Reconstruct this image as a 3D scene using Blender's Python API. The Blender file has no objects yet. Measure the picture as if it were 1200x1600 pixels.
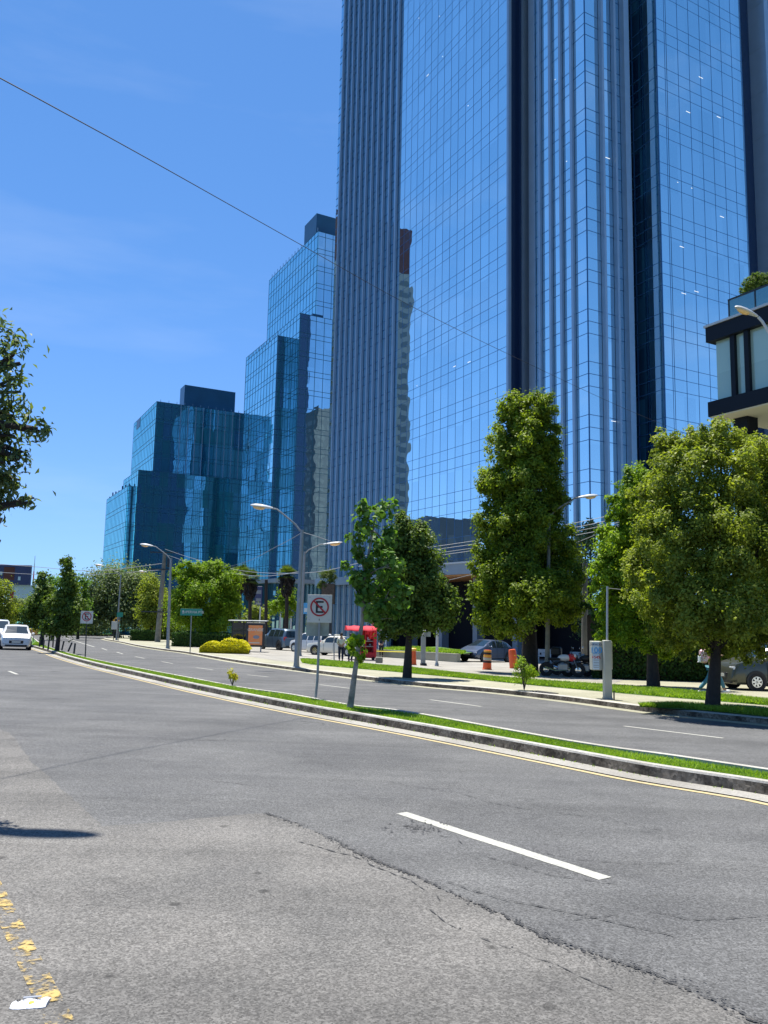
import bpy, bmesh, math, random
import numpy as np
from mathutils import Vector, Matrix
sc = bpy.context.scene
col = sc.collection
rad = math.radians
# ------------------------------------------------------------------ camera
FPX, PITCH, ROLL = 1235.0, rad(7.155), rad(1.181)
cp, sp, cr, sr = math.cos(PITCH), math.sin(PITCH), math.cos(ROLL), math.sin(ROLL)
CF = np.array([0, cp, sp]); _U0 = np.array([0, -sp, cp]); _R0 = np.array([1., 0, 0])
CR = _R0 * cr + _U0 * sr; CU = _U0 * cr - _R0 * sr
CAM = np.array([0, 0, 1.6])
cd = bpy.data.cameras.new("camera"); cam = bpy.data.objects.new("camera", cd); col.objects.link(cam)
cd.sensor_fit = 'VERTICAL'; cd.sensor_height = 36.0; cd.lens = 36.0 * FPX / 1600.0
cd.clip_start = 0.05; cd.clip_end = 20000
cam.matrix_world = Matrix(((CR[0], CU[0], -CF[0], 0), (CR[1], CU[1], -CF[1], 0), (CR[2], CU[2], -CF[2], 1.6), (0, 0, 0, 1)))
sc.camera = cam
# ------------------------------------------------------------------ light
SUN_EL, SUN_AZ = rad(74), rad(-22)          # azimuth from +Y, positive to the right
w = bpy.data.worlds.new("World"); sc.world = w; w.use_nodes = True
nt = w.node_tree; nt.nodes.clear()
out = nt.nodes.new('ShaderNodeOutputWorld'); bg = nt.nodes.new('ShaderNodeBackground')
sky = nt.nodes.new('ShaderNodeTexSky'); sky.sky_type = 'NISHITA'; sky.sun_disc = False
sky.sun_elevation = SUN_EL; sky.sun_rotation = SUN_AZ; sky.altitude = 1200; sky.air_density = 1.0; sky.dust_density = 0.2; sky.ozone_density = 2.5
bg.inputs[1].default_value = 0.136
hs = nt.nodes.new('ShaderNodeHueSaturation'); hs.inputs['Saturation'].default_value = 1.22; hs.inputs['Value'].default_value = 1.0
nt.links.new(sky.outputs[0], hs.inputs['Color'])
# thin cirrus
tc = nt.nodes.new('ShaderNodeTexCoord'); mp = nt.nodes.new('ShaderNodeMapping'); mp.inputs['Scale'].default_value = (1.2, 2.2, 7.0); mp.inputs['Rotation'].default_value = (0.25, 0.2, 0.5)
nz = nt.nodes.new('ShaderNodeTexNoise'); nz.inputs['Scale'].default_value = 1.6; nz.inputs['Detail'].default_value = 6; nz.inputs['Roughness'].default_value = 0.55
rp = nt.nodes.new('ShaderNodeValToRGB'); rp.color_ramp.elements[0].position = 0.52; rp.color_ramp.elements[1].position = 0.85
rp.color_ramp.elements[1].color = (0.12, 0.12, 0.12, 1)
mx = nt.nodes.new('ShaderNodeMixRGB'); mx.inputs[2].default_value = (4.0, 4.4, 5.0, 1)
nt.links.new(tc.outputs['Generated'], mp.inputs[0]); nt.links.new(mp.outputs[0], nz.inputs[0]); nt.links.new(nz.outputs[0], rp.inputs[0])
# soft shoulder per channel, so the low sky stays blue as in the thin highland air
q1 = nt.nodes.new('ShaderNodeVectorMath'); q1.operation = 'MULTIPLY_ADD'; q1.inputs[1].default_value = (.45, .23, .07); q1.inputs[2].default_value = (1, 1, 1)
q2 = nt.nodes.new('ShaderNodeVectorMath'); q2.operation = 'DIVIDE'; nt.links.new(hs.outputs[0], q1.inputs[0]); nt.links.new(hs.outputs[0], q2.inputs[0]); nt.links.new(q1.outputs[0], q2.inputs[1])
nt.links.new(rp.outputs[0], mx.inputs[0]); q3 = nt.nodes.new('ShaderNodeVectorMath'); q3.operation = 'MULTIPLY'; q3.inputs[1].default_value = (1.0, 1.08, 1.02); nt.links.new(q2.outputs[0], q3.inputs[0]); nt.links.new(q3.outputs[0], mx.inputs[1]); nt.links.new(mx.outputs[0], bg.inputs[0]); nt.links.new(bg.outputs[0], out.inputs[0])
sl = bpy.data.lights.new("sun", 'SUN'); sl.energy = 5.0; sl.angle = rad(0.5); sl.color = (1.0, 0.96, 0.88)
sun = bpy.data.objects.new("sun", sl); col.objects.link(sun)
SD = Vector((math.sin(SUN_AZ) * math.cos(SUN_EL), math.cos(SUN_AZ) * math.cos(SUN_EL), math.sin(SUN_EL)))
sun.rotation_euler = SD.to_track_quat('Z', 'Y').to_euler()
vs = sc.view_settings; vs.view_transform = 'Standard'; vs.look = 'None'; vs.exposure = 0.87; vs.gamma = 1.0; vs.use_curve_mapping = False
sc.cycles.max_bounces = 7; sc.cycles.transparent_max_bounces = 8; sc.cycles.glossy_bounces = 4; sc.cycles.diffuse_bounces = 3; sc.cycles.caustics_reflective = False; sc.cycles.caustics_refractive = False
# ------------------------------------------------------------------ geometry of the place
GX, GY = -0.0134, -0.0325
def gz(x, y): return GX * max(-150, min(150, x)) + GY * max(-60, min(250, y))
GN = Vector((-GX, -GY, 1)).normalized()
def ray(px, py): return CF + CR * (px - 600) / FPX + CU * (800 - py) / FPX
def at(px, py, h=0.0):
    d = ray(px, py); t = (GX * 0 + h - 1.6) / (d[2] - GX * d[0] - GY * d[1])
    return Vector((d[0] * t, d[1] * t, 1.6 + d[2] * t))
def pt(px, py, Y):
    d = ray(px, py); t = Y / d[1]
    return Vector((d[0] * t, Y, 1.6 + d[2] * t))
AZ = rad(-28.37)
va = np.array([math.sin(AZ), math.cos(AZ)]); vb = np.array([math.cos(AZ), -math.sin(AZ)])
def uv_line_u(px, py, u0):
    d = ray(px, py); t = u0 / float(d[:2] @ vb); return t * float(d[:2] @ va), 1.6 + d[2] * t
def uv_line_v(px, py, v0):
    d = ray(px, py); t = v0 / float(d[:2] @ va); return t * float(d[:2] @ vb), 1.6 + d[2] * t
def uv_Y(px, py, Y):
    p = pt(px, py, Y); q = np.array([p.x, p.y]); return float(q @ vb), float(q @ va), p.z
def W(u, v, z=0): return Vector((u * vb[0] + v * va[0], u * vb[1] + v * va[1], z))
# ------------------------------------------------------------------ helpers
class MB:
    def __init__(s): s.v = []; s.f = []; s.m = []
    def add(s, vs, fs, mi=0):
        o = len(s.v); s.v += [tuple(p) for p in vs]; s.f += [tuple(i + o for i in f) for f in fs]; s.m += [mi] * len(fs); return s
    def box(s, x0, y0, z0, x1, y1, z1, mi=0, bevel=0):
        if bevel:
            b = bevel; P = []; F = []
            for z, k in ((z0, b), (z0 + b, 0), (z1 - b, 0), (z1, b)):
                for (cx, cy, sx, sy) in ((x0, y0, 1, 1), (x1, y0, -1, 1), (x1, y1, -1, -1), (x0, y1, 1, -1)):
                    if sx * sy > 0: P += [(cx + sx * k, cy + sy * (b + k), z), (cx + sx * (b + k), cy + sy * k, z)]
                    else: P += [(cx + sx * (b + k), cy + sy * k, z), (cx + sx * k, cy + sy * (b + k), z)]
            for r in range(3):
                for i in range(8): F.append((r * 8 + i, r * 8 + (i + 1) % 8, r * 8 + 8 + (i + 1) % 8, r * 8 + 8 + i))
            F += [tuple(range(7, -1, -1)), tuple(range(24, 32))]
            return s.add(P, F, mi)
        return s.add([(x0, y0, z0), (x1, y0, z0), (x1, y1, z0), (x0, y1, z0), (x0, y0, z1), (x1, y0, z1), (x1, y1, z1), (x0, y1, z1)],
                     [(0, 3, 2, 1), (4, 5, 6, 7), (0, 1, 5, 4), (1, 2, 6, 5), (2, 3, 7, 6), (3, 0, 4, 7)], mi)
    def tube(s, pts, rs, n=8, mi=0, cap=True):
        pts = [Vector(p) for p in pts]
        if not hasattr(rs, '__len__'): rs = [rs] * len(pts)
        P = []; F = []
        up = None
        for i, p in enumerate(pts):
            d = (pts[min(i + 1, len(pts) - 1)] - pts[max(i - 1, 0)]).normalized()
            if up is None: up = Vector((0, 0, 1)) if abs(d.z) < .9 else Vector((1, 0, 0))
            a = d.cross(up).normalized(); b = d.cross(a).normalized(); up = -b if False else up
            for k in range(n):
                t = 2 * math.pi * k / n; P.append(p + (a * math.cos(t) + b * math.sin(t)) * rs[i])
        for i in range(len(pts) - 1):
            for k in range(n): F.append((i * n + k, i * n + (k + 1) % n, (i + 1) * n + (k + 1) % n, (i + 1) * n + k))
        if cap: F += [tuple(range(n - 1, -1, -1)), tuple(range((len(pts) - 1) * n, len(pts) * n))]
        return s.add(P, F, mi)
    def lathe(s, c, prof, n=16, mi=0, axis='z'):
        P = []; F = []
        for r, h in prof:
            for k in range(n):
                t = 2 * math.pi * k / n; x, y, z = r * math.cos(t), r * math.sin(t), h
                if axis == 'y': x, y, z = x, z, y
                if axis == 'x': x, y, z = z, x, y
                P.append((c[0] + x, c[1] + y, c[2] + z))
        for i in range(len(prof) - 1):
            for k in range(n): F.append((i * n + k, i * n + (k + 1) % n, (i + 1) * n + (k + 1) % n, (i + 1) * n + k))
        F += [tuple(range(n - 1, -1, -1)), tuple(range((len(prof) - 1) * n, len(prof) * n))]
        return s.add(P, F, mi)
    def ell(s, c, r, n=12, m=8, mi=0, rot=None):
        P = []; F = []
        for i in range(m + 1):
            a = math.pi * i / m
            for k in range(n):
                t = 2 * math.pi * k / n; q = Vector((r[0] * math.sin(a) * math.cos(t), r[1] * math.sin(a) * math.sin(t), r[2] * math.cos(a)))
                if rot: q = rot @ q
                P.append(q + Vector(c))
        for i in range(m):
            for k in range(n): F.append((i * n + k, (i + 1) * n + k, (i + 1) * n + (k + 1) % n, i * n + (k + 1) % n))
        return s.add(P, F, mi)
    def poly(s, pts, mi=0): return s.add(pts, [tuple(range(len(pts)))], mi)
    def prism(s, pts, vec, mi=0):
        n = len(pts); vec = Vector(vec); P = [Vector(p) for p in pts] + [Vector(p) + vec for p in pts]
        return s.add(P, [tuple(range(n - 1, -1, -1)), tuple(range(n, 2 * n))] + [(i, (i + 1) % n, (i + 1) % n + n, i + n) for i in range(n)], mi)
    def build(s, name, mats, parent=None, smooth=False, fixn=True):
        me = bpy.data.meshes.new(name); me.from_pydata(s.v, [], s.f)
        for m in (mats if isinstance(mats, (list, tuple)) else [mats]): me.materials.append(m)
        if max(s.m or [0]) > 0: me.polygons.foreach_set('material_index', s.m)
        if fixn:
            bm = bmesh.new(); bm.from_mesh(me); bmesh.ops.recalc_face_normals(bm, faces=bm.faces); bm.to_mesh(me); bm.free()
        if smooth:
            me.polygons.foreach_set('use_smooth', [True] * len(me.polygons))
            if smooth != 'all': me.set_sharp_from_angle(angle=rad(38))
        me.update(); o = bpy.data.objects.new(name, me); col.objects.link(o)
        if parent: o.parent = parent
        return o
def tag(o, label, cat=None, group=None, kind=None):
    if label: o['label'] = label
    if cat: o['category'] = cat
    if group: o['group'] = group
    if kind: o['kind'] = kind
    return o
def thing(name, label, cat, loc, rz=0, group=None, tilt=False):
    o = bpy.data.objects.new(name, None); col.objects.link(o); o.location = loc
    if tilt: o.rotation_euler = (GN.to_track_quat('Z', 'Y').to_matrix() @ Matrix.Rotation(rz, 3, 'Z')).to_euler() if False else (Vector((0, 0, 1)).rotation_difference(GN).to_matrix() @ Matrix.Rotation(rz, 3, 'Z')).to_euler()
    else: o.rotation_euler = (0, 0, rz)
    o.empty_display_size = .2
    return tag(o, label, cat, group)
def copy_tree(o, loc=None, rz=None, label=None, tilt=False):
    kids = {}
    for q in list(col.objects): kids.setdefault(q.parent, []).append(q)
    def rec(o, par):
        c = o.copy(); col.objects.link(c)
        if par: c.parent = par
        for k in kids.get(o, []): rec(k, c)
        return c
    c = rec(o, None)
    if loc is not None: c.location = loc
    if rz is not None:
        c.rotation_euler = (Vector((0, 0, 1)).rotation_difference(GN).to_matrix() @ Matrix.Rotation(rz, 3, 'Z')).to_euler() if tilt else (0, 0, rz)
    if label: c['label'] = label
    return c
# ------------------------------------------------------------------ materials
M = {}
def nodes(name):
    m = bpy.data.materials.new(name); m.use_nodes = True; M[name] = m; return m, m.node_tree, m.node_tree.nodes['Principled BSDF']
def P(name, c, rough=.6, metal=0, spec=.5, noise=0, nscale=8, bump=0, c2=None, coat=0):
    m, t, b = nodes(name); b.inputs['Roughness'].default_value = rough; b.inputs['Metallic'].default_value = metal; b.inputs['Specular IOR Level'].default_value = spec
    b.inputs['Base Color'].default_value = (*c, 1); b.inputs['Coat Weight'].default_value = coat
    if noise or bump:
        tcn = t.nodes.new('ShaderNodeTexCoord'); n = t.nodes.new('ShaderNodeTexNoise'); n.inputs['Scale'].default_value = nscale; n.inputs['Detail'].default_value = 5
        t.links.new(tcn.outputs['Object'], n.inputs['Vector'])
        if noise:
            r = t.nodes.new('ShaderNodeValToRGB'); r.color_ramp.elements[0].position = .3; r.color_ramp.elements[1].position = .7
            d = c2 or tuple(x * (1 - noise) for x in c); r.color_ramp.elements[0].color = (*d, 1); r.color_ramp.elements[1].color = (*c, 1)
            t.links.new(n.outputs[0], r.inputs[0]); t.links.new(r.outputs[0], b.inputs['Base Color'])
        if bump:
            bp = t.nodes.new('ShaderNodeBump'); bp.inputs['Strength'].default_value = bump; bp.inputs['Distance'].default_value = .02
            t.links.new(n.outputs[0], bp.inputs['Height']); t.links.new(bp.outputs[0], b.inputs['Normal'])
    return m
def leafmat(name, c1, c2, trans=.35):
    m, t, b = nodes(name); L = t.links
    at_ = t.nodes.new('ShaderNodeAttribute'); at_.attribute_name = 'var'
    r = t.nodes.new('ShaderNodeValToRGB'); r.color_ramp.elements[0].color = (*c1, 1); r.color_ramp.elements[1].color = (*c2, 1)
    L.new(at_.outputs['Fac'], r.inputs[0]); L.new(r.outputs[0], b.inputs['Base Color']); b.inputs['Roughness'].default_value = .55; b.inputs['Specular IOR Level'].default_value = .22
    tr = t.nodes.new('ShaderNodeBsdfTranslucent'); mxs = t.nodes.new('ShaderNodeMixShader'); mxs.inputs[0].default_value = trans
    g = t.nodes.new('ShaderNodeMixRGB'); g.blend_type = 'MULTIPLY'; g.inputs[0].default_value = 1; g.inputs[2].default_value = (1.5, 1.6, .55, 1); L.new(r.outputs[0], g.inputs[1]); L.new(g.outputs[0], tr.inputs[0])
    o = t.nodes['Material Output']; L.new(b.outputs[0], mxs.inputs[1]); L.new(tr.outputs[0], mxs.inputs[2]); L.new(mxs.outputs[0], o.inputs[0]); return m
def glassmat(name, tint, inner, fac=.6, bay=1.33, floor=4.32, z0=51.81, wob=.004, wn=.5, var=.08, inner2=None, rough=.01):
    """coated curtain wall glass: mirror tint over a dark interior, each pane tilted a hair"""
    m, t, b = nodes(name); L = t.links; N = t.nodes.new
    geo = N('ShaderNodeNewGeometry'); tco = N('ShaderNodeTexCoord'); sx = N('ShaderNodeSeparateXYZ'); L.new(tco.outputs['Object'], sx.inputs[0])
    def cell(sock, step, off):
        a = N('ShaderNodeMath'); a.operation = 'SUBTRACT'; a.inputs[1].default_value = off; L.new(sock, a.inputs[0])
        d = N('ShaderNodeMath'); d.operation = 'DIVIDE'; d.inputs[1].default_value = step; L.new(a.outputs[0], d.inputs[0])
        f = N('ShaderNodeMath'); f.operation = 'FLOOR'; L.new(d.outputs[0], f.inputs[0]); return f.outputs[0]
    ad = N('ShaderNodeMath'); ad.operation = 'ADD'; L.new(sx.outputs[0], ad.inputs[0]); L.new(sx.outputs[1], ad.inputs[1])
    cx = N('ShaderNodeCombineXYZ'); L.new(cell(ad.outputs[0], bay, 0), cx.inputs[0]); L.new(cell(sx.outputs[2], floor, z0), cx.inputs[1])
    wnz = N('ShaderNodeTexWhiteNoise'); L.new(cx.outputs[0], wnz.inputs[0])
    s1 = N('ShaderNodeVectorMath'); s1.operation = 'SUBTRACT'; s1.inputs[1].default_value = (.5, .5, .5); L.new(wnz.outputs['Color'], s1.inputs[0])
    k1 = N('ShaderNodeVectorMath'); k1.operation = 'SCALE'; k1.inputs['Scale'].default_value = wob; L.new(s1.outputs[0], k1.inputs[0])
    nn = N('ShaderNodeTexNoise'); nn.inputs['Scale'].default_value = wn; nn.inputs['Detail'].default_value = 1; L.new(tco.outputs['Object'], nn.inputs[0])
    s2 = N('ShaderNodeVectorMath'); s2.operation = 'SUBTRACT'; s2.inputs[1].default_value = (.5, .5, .5); L.new(nn.outputs['Color'], s2.inputs[0])
    k2 = N('ShaderNodeVectorMath'); k2.operation = 'SCALE'; k2.inputs['Scale'].default_value = wob * 2.2; L.new(s2.outputs[0], k2.inputs[0])
    a1 = N('ShaderNodeVectorMath'); L.new(k1.outputs[0], a1.inputs[0]); L.new(k2.outputs[0], a1.inputs[1])
    a2 = N('ShaderNodeVectorMath'); L.new(a1.outputs[0], a2.inputs[0]); L.new(geo.outputs['Normal'], a2.inputs[1])
    nm = N('ShaderNodeVectorMath'); nm.operation = 'NORMALIZE'; L.new(a2.outputs[0], nm.inputs[0])
    gl = N('ShaderNodeBsdfGlossy'); gl.inputs['Roughness'].default_value = rough; gl.inputs[0].default_value = (*tint, 1); L.new(nm.outputs[0], gl.inputs['Normal'])
    df = N('ShaderNodeBsdfDiffuse')
    r = N('ShaderNodeMixRGB'); L.new(wnz.outputs['Value'], r.inputs[0]); r.inputs[1].default_value = (*inner, 1); r.inputs[2].default_value = (*(inner2 or tuple(q * 1.8 for q in inner)), 1); L.new(r.outputs[0], df.inputs[0])
    lw = N('ShaderNodeLayerWeight'); lw.inputs[0].default_value = .35; L.new(nm.outputs[0], lw.inputs['Normal'])
    mr = N('ShaderNodeMapRange'); mr.inputs['From Min'].default_value = 0; mr.inputs['From Max'].default_value = 1; mr.inputs['To Min'].default_value = fac; mr.inputs['To Max'].default_value = 1.0; L.new(lw.outputs['Fresnel'], mr.inputs[0])
    vv = N('ShaderNodeMath'); vv.operation = 'MULTIPLY_ADD'; vv.inputs[1].default_value = -var; L.new(wnz.outputs['Value'], vv.inputs[0]); L.new(mr.outputs[0], vv.inputs[2])
    ms = N('ShaderNodeMixShader'); L.new(vv.outputs[0], ms.inputs[0]); L.new(df.outputs[0], ms.inputs[1]); L.new(gl.outputs[0], ms.inputs[2]); L.new(ms.outputs[0], t.nodes['Material Output'].inputs[0]); return m
def groundmat(name, c1, c2, speck=.5, crack=0, crackscale=.35, fine=160, blot=.25, bump=.25, stain=0, rough=.85, pits=0):
    m, t, b = nodes(name); L = t.links; N = t.nodes.new
    tco = N('ShaderNodeTexCoord'); b.inputs['Roughness'].default_value = rough; b.inputs['Specular IOR Level'].default_value = .3
    n1 = N('ShaderNodeTexNoise'); n1.inputs['Scale'].default_value = blot; n1.inputs['Detail'].default_value = 7; n1.inputs['Roughness'].default_value = .62; L.new(tco.outputs['Object'], n1.inputs[0])
    r1 = N('ShaderNodeValToRGB'); r1.color_ramp.elements[0].position = .36; r1.color_ramp.elements[1].position = .64; r1.color_ramp.elements[0].color = (*c1, 1); r1.color_ramp.elements[1].color = (*c2, 1); L.new(n1.outputs[0], r1.inputs[0])
    vo = N('ShaderNodeTexVoronoi'); vo.inputs['Scale'].default_value = fine; L.new(tco.outputs['Object'], vo.inputs[0])
    hv = N('ShaderNodeSeparateColor'); L.new(vo.outputs['Color'], hv.inputs[0])
    n2 = N('ShaderNodeTexNoise'); n2.inputs['Scale'].default_value = fine * .33; n2.inputs['Detail'].default_value = 4; L.new(tco.outputs['Object'], n2.inputs[0])
    am = N('ShaderNodeMath'); am.operation = 'MULTIPLY'; L.new(hv.outputs[0], am.inputs[0]); L.new(n2.outputs[0], am.inputs[1])
    mr = N('ShaderNodeMapRange'); mr.inputs['From Min'].default_value = 0; mr.inputs['From Max'].default_value = .55; mr.inputs['To Min'].default_value = 1 - speck; mr.inputs['To Max'].default_value = 1 + speck * .75; L.new(am.outputs[0], mr.inputs[0])
    mu = N('ShaderNodeVectorMath'); mu.operation = 'SCALE'; L.new(r1.outputs[0], mu.inputs[0]); L.new(mr.outputs[0], mu.inputs['Scale'])
    cur = mu.outputs[0]
    def darken(cur, src, lo, hi, dark):
        q = N('ShaderNodeMapRange'); q.inputs['From Min'].default_value = lo; q.inputs['From Max'].default_value = hi; q.inputs['To Min'].default_value = dark; q.inputs['To Max'].default_value = 1; L.new(src, q.inputs[0])
        k = N('ShaderNodeVectorMath'); k.operation = 'SCALE'; L.new(cur, k.inputs[0]); L.new(q.outputs[0], k.inputs['Scale']); return k.outputs[0]
    if crack:
        wv = N('ShaderNodeTexNoise'); wv.inputs['Scale'].default_value = 2.3; wv.inputs['Detail'].default_value = 6; L.new(tco.outputs['Object'], wv.inputs[0])
        sc2 = N('ShaderNodeVectorMath'); sc2.operation = 'MULTIPLY_ADD'; sc2.inputs[1].default_value = (1.1, 1.1, 0); L.new(wv.outputs['Color'], sc2.inputs[0]); L.new(tco.outputs['Object'], sc2.inputs[2])
        vc = N('ShaderNodeTexVoronoi'); vc.feature = 'DISTANCE_TO_EDGE'; vc.inputs['Scale'].default_value = crackscale; L.new(sc2.outputs[0], vc.inputs[0])
        # cracks fade in and out
        n4 = N('ShaderNodeTexNoise'); n4.inputs['Scale'].default_value = .45; L.new(tco.outputs['Object'], n4.inputs[0])
        q4 = N('ShaderNodeMapRange'); q4.inputs['From Min'].default_value = .48; q4.inputs['From Max'].default_value = .66; q4.inputs['To Min'].default_value = .02; q4.inputs['To Max'].default_value = 0.0; L.new(n4.outputs[0], q4.inputs[0])
        ad = N('ShaderNodeMath'); ad.operation = 'ADD'; L.new(vc.outputs['Distance'], ad.inputs[0]); L.new(q4.outputs[0], ad.inputs[1])
        cur = darken(cur, ad.outputs[0], .0015, .008, 1 - crack)
    if pits:
        n5 = N('ShaderNodeTexNoise'); n5.inputs['Scale'].default_value = 45; n5.inputs['Detail'].default_value = 3; n5.inputs['Roughness'].default_value = .7; L.new(tco.outputs['Object'], n5.inputs[0])
        cur = darken(cur, n5.outputs[0], .30, .40, 1 - pits)
        n6 = N('ShaderNodeTexNoise'); n6.inputs['Scale'].default_value = 1.6; n6.inputs['Detail'].default_value = 8; n6.inputs['Roughness'].default_value = .75; n6.inputs['Distortion'].default_value = .6; L.new(tco.outputs['Object'], n6.inputs[0])
        cur = darken(cur, n6.outputs[0], .33, .46, 1 - pits * .45)
    if stain:
        vs_ = N('ShaderNodeTexVoronoi'); vs_.inputs['Scale'].default_value = 1.7; vs_.inputs['Randomness'].default_value = 1; L.new(tco.outputs['Object'], vs_.inputs[0])
        cur = darken(cur, vs_.outputs['Distance'], .045, .075, 1 - stain)
        vp = N('ShaderNodeTexVoronoi'); vp.inputs['Scale'].default_value = 14; L.new(tco.outputs['Object'], vp.inputs[0])
        cur = darken(cur, vp.outputs['Distance'], .05, .09, 1 - stain)
    if pits:
        mpn = N('ShaderNodeMapping'); mpn.inputs['Rotation'].default_value = (0, 0, LANE); mpn.inputs['Scale'].default_value = (.10, 1.5, 1); L.new(tco.outputs['Object'], mpn.inputs[0])
        n7 = N('ShaderNodeTexNoise'); n7.inputs['Scale'].default_value = 1.0; n7.inputs['Detail'].default_value = 5; n7.inputs['Roughness'].default_value = .6; L.new(mpn.outputs[0], n7.inputs[0])
        cur = darken(cur, n7.outputs[0], .36, .60, .80)
        # fine sparse grit, pale
        n8 = N('ShaderNodeTexVoronoi'); n8.inputs['Scale'].default_value = 23; L.new(tco.outputs['Object'], n8.inputs[0]); cur = darken(cur, n8.outputs['Distance'], .03, .06, .55)
    L.new(cur, b.inputs['Base Color'])
    bp = N('ShaderNodeBump'); bp.inputs['Strength'].default_value = bump; bp.inputs['Distance'].default_value = .01; L.new(am.outputs[0], bp.inputs['Height']); L.new(bp.outputs[0], b.inputs['Normal']); return m
_l = (lambda a, b: math.atan2(b[1] - a[1], b[0] - a[0]))((lambda p: p)((.14, 6.6)), (1.75, 5.2)); LANE = -_l
groundmat('asphalt_new', (.098, .098, .099), (.138, .137, .135), speck=.5, crack=.6, crackscale=.33, blot=.5, stain=.2, fine=110, pits=.35)
groundmat('asphalt_old', (.122, .118, .112), (.178, .169, .157), speck=.5, crack=.3, crackscale=.14, blot=.6, stain=.5, fine=110, pits=.4)
groundmat('asphalt_mid', (.13, .13, .13), (.175, .17, .165), speck=.6, crack=.7, crackscale=.4, blot=.5, stain=.3)
groundmat('concrete', (.24, .225, .20), (.33, .315, .28), speck=.2, blot=.5, fine=60, crack=.3, crackscale=.3)
groundmat('paving', (.27, .26, .185), (.35, .335, .25), speck=.2, blot=.4, fine=50, crack=.3, crackscale=.2)
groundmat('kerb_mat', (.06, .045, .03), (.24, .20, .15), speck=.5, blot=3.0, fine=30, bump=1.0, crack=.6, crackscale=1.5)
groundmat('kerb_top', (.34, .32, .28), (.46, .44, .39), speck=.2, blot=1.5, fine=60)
groundmat('soil', (.10, .12, .05), (.16, .18, .09), speck=.4, blot=.5, fine=40)
groundmat('turf', (.05, .12, .015), (.09, .19, .025), speck=.5, blot=1.2, fine=60)
P('white_paint_road', (.46, .45, .39), .8, noise=.3, nscale=45, c2=(.26, .26, .24))
P('old_yellow', (.50, .38, .16), .8, noise=.3, nscale=22, c2=(.34, .29, .19))
P('steel', (.42, .43, .43), .45, .7, noise=.2, nscale=3)
P('galv', (.30, .32, .32), .5, .3, noise=.2, nscale=4)
P('pole_concrete', (.24, .23, .19), .85, noise=.35, nscale=3)
P('white_metal', (.55, .56, .56), .4, noise=.1, nscale=4)
P('cream_metal', (.48, .47, .38), .5, noise=.12, nscale=4)
P('lamp_lens', (.85, .55, .22), .15, spec=.8)
P('dark_metal', (.03, .033, .036), .4, .3)
P('black', (.012, .012, .013), .5)
P('rubber', (.018, .018, .019), .8)
P('cable', (.02, .02, .022), .6)
P('wire_grey', (.30, .31, .33), .5)
P('red', (.62, .02, .03), .5, noise=.15, nscale=3)
P('red_fabric', (.75, .03, .05), .8, noise=.2, nscale=2)
P('sign_white', (.60, .59, .52), .5, noise=.08, nscale=5)
P('sign_red', (.42, .015, .02), .5)
P('sign_back', (.30, .34, .30), .6, noise=.3, nscale=6)
P('sign_green', (.02, .24, .17), .45)
P('orange', (.85, .13, .03), .5, noise=.15, nscale=3)
P('yellow_plastic', (.75, .38, .05), .5)
P('bark', (.13, .10, .075), .9, noise=.55, nscale=9, bump=.9)
P('bark_dark', (.045, .035, .028), .9, noise=.4, nscale=8, bump=.8)
P('bark_pale', (.34, .31, .26), .85, noise=.6, nscale=7, bump=.6)
P('chrome', (.75, .76, .78), .15, 1)
P('paint_white', (.62, .62, .61), .3, coat=.6)
P('paint_cream', (.70, .68, .58), .35, coat=.4)
P('paint_grey', (.085, .105, .15), .3, .5, coat=.6)
P('paint_blue_grey', (.09, .13, .17), .3, .4, coat=.6)
P('paint_olive', (.07, .075, .055), .35, .4, coat=.5)  # van paint darkened to stand in for the shade over it
P('paint_navy', (.02, .035, .09), .3, .2, coat=.6)
P('paint_teal', (.08, .42, .40), .4)
P('car_glass', (.015, .025, .03), .04, spec=1.0)
P('tail_red', (.5, .02, .02), .3)
P('headlight', (.7, .72, .75), .1, spec=.9)
P('skin', (.42, .24, .16), .6); P('hair', (.02, .015, .012), .7)
P('cloth_cream', (.68, .64, .52), .9, noise=.15, nscale=12); P('cloth_navy', (.015, .02, .05), .9); P('cloth_blue', (.03, .08, .16), .9)
P('jeans', (.09, .24, .30), .9, noise=.2, nscale=20); P('cloth_pink', (.55, .15, .2), .9, noise=.6, nscale=18, c2=(.75, .7, .7)); P('cloth_white', (.7, .7, .7), .9)
P('tower_pier', (.26, .31, .36), .45, .0, noise=.1, nscale=.8)
P('tower_fin', (.34, .44, .55), .35, .45, noise=.1, nscale=.8)
P('mullion', (.04, .14, .32), .4, .3)
P('mullion_teal', (.02, .11, .17), .4, .3)
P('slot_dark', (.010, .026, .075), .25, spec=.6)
P('roof_dark', (.03, .12, .23), .3, noise=.2, nscale=.3)
P('soffit', (.78, .74, .58), .8); P('facade_black', (.006, .009, .016), .6, spec=.25)  # soffit colour lifted to carry light bounced up from below
P('brick_red', (.17, .055, .04), .8, noise=.3, nscale=.5)
P('window_dull', (.16, .18, .19), .5)
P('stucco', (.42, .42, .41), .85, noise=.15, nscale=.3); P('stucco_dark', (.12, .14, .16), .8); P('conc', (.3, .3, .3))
P('canopy_wood', (.55, .27, .10), .6, noise=.4, nscale=2)
P('ad_orange', (.80, .20, .05), .4, noise=.3, nscale=5, c2=(.7, .32, .12)); P('ad_blue', (.08, .38, .75), .4); P('ad_pale', (.62, .72, .76), .5); P('ad_navy', (.04, .05, .14), .5)
P('litter_white', (.56, .57, .60), .4, noise=.1, nscale=60, bump=.6); P('litter_grey', (.22, .24, .28), .6); P('litter_yellow', (.85, .75, .05), .5)
glassmat('glass_tower', (.84, 1.0, 1.0), (.02, .14, .30), fac=.96, bay=1.333, wob=.005, var=.13)
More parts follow.
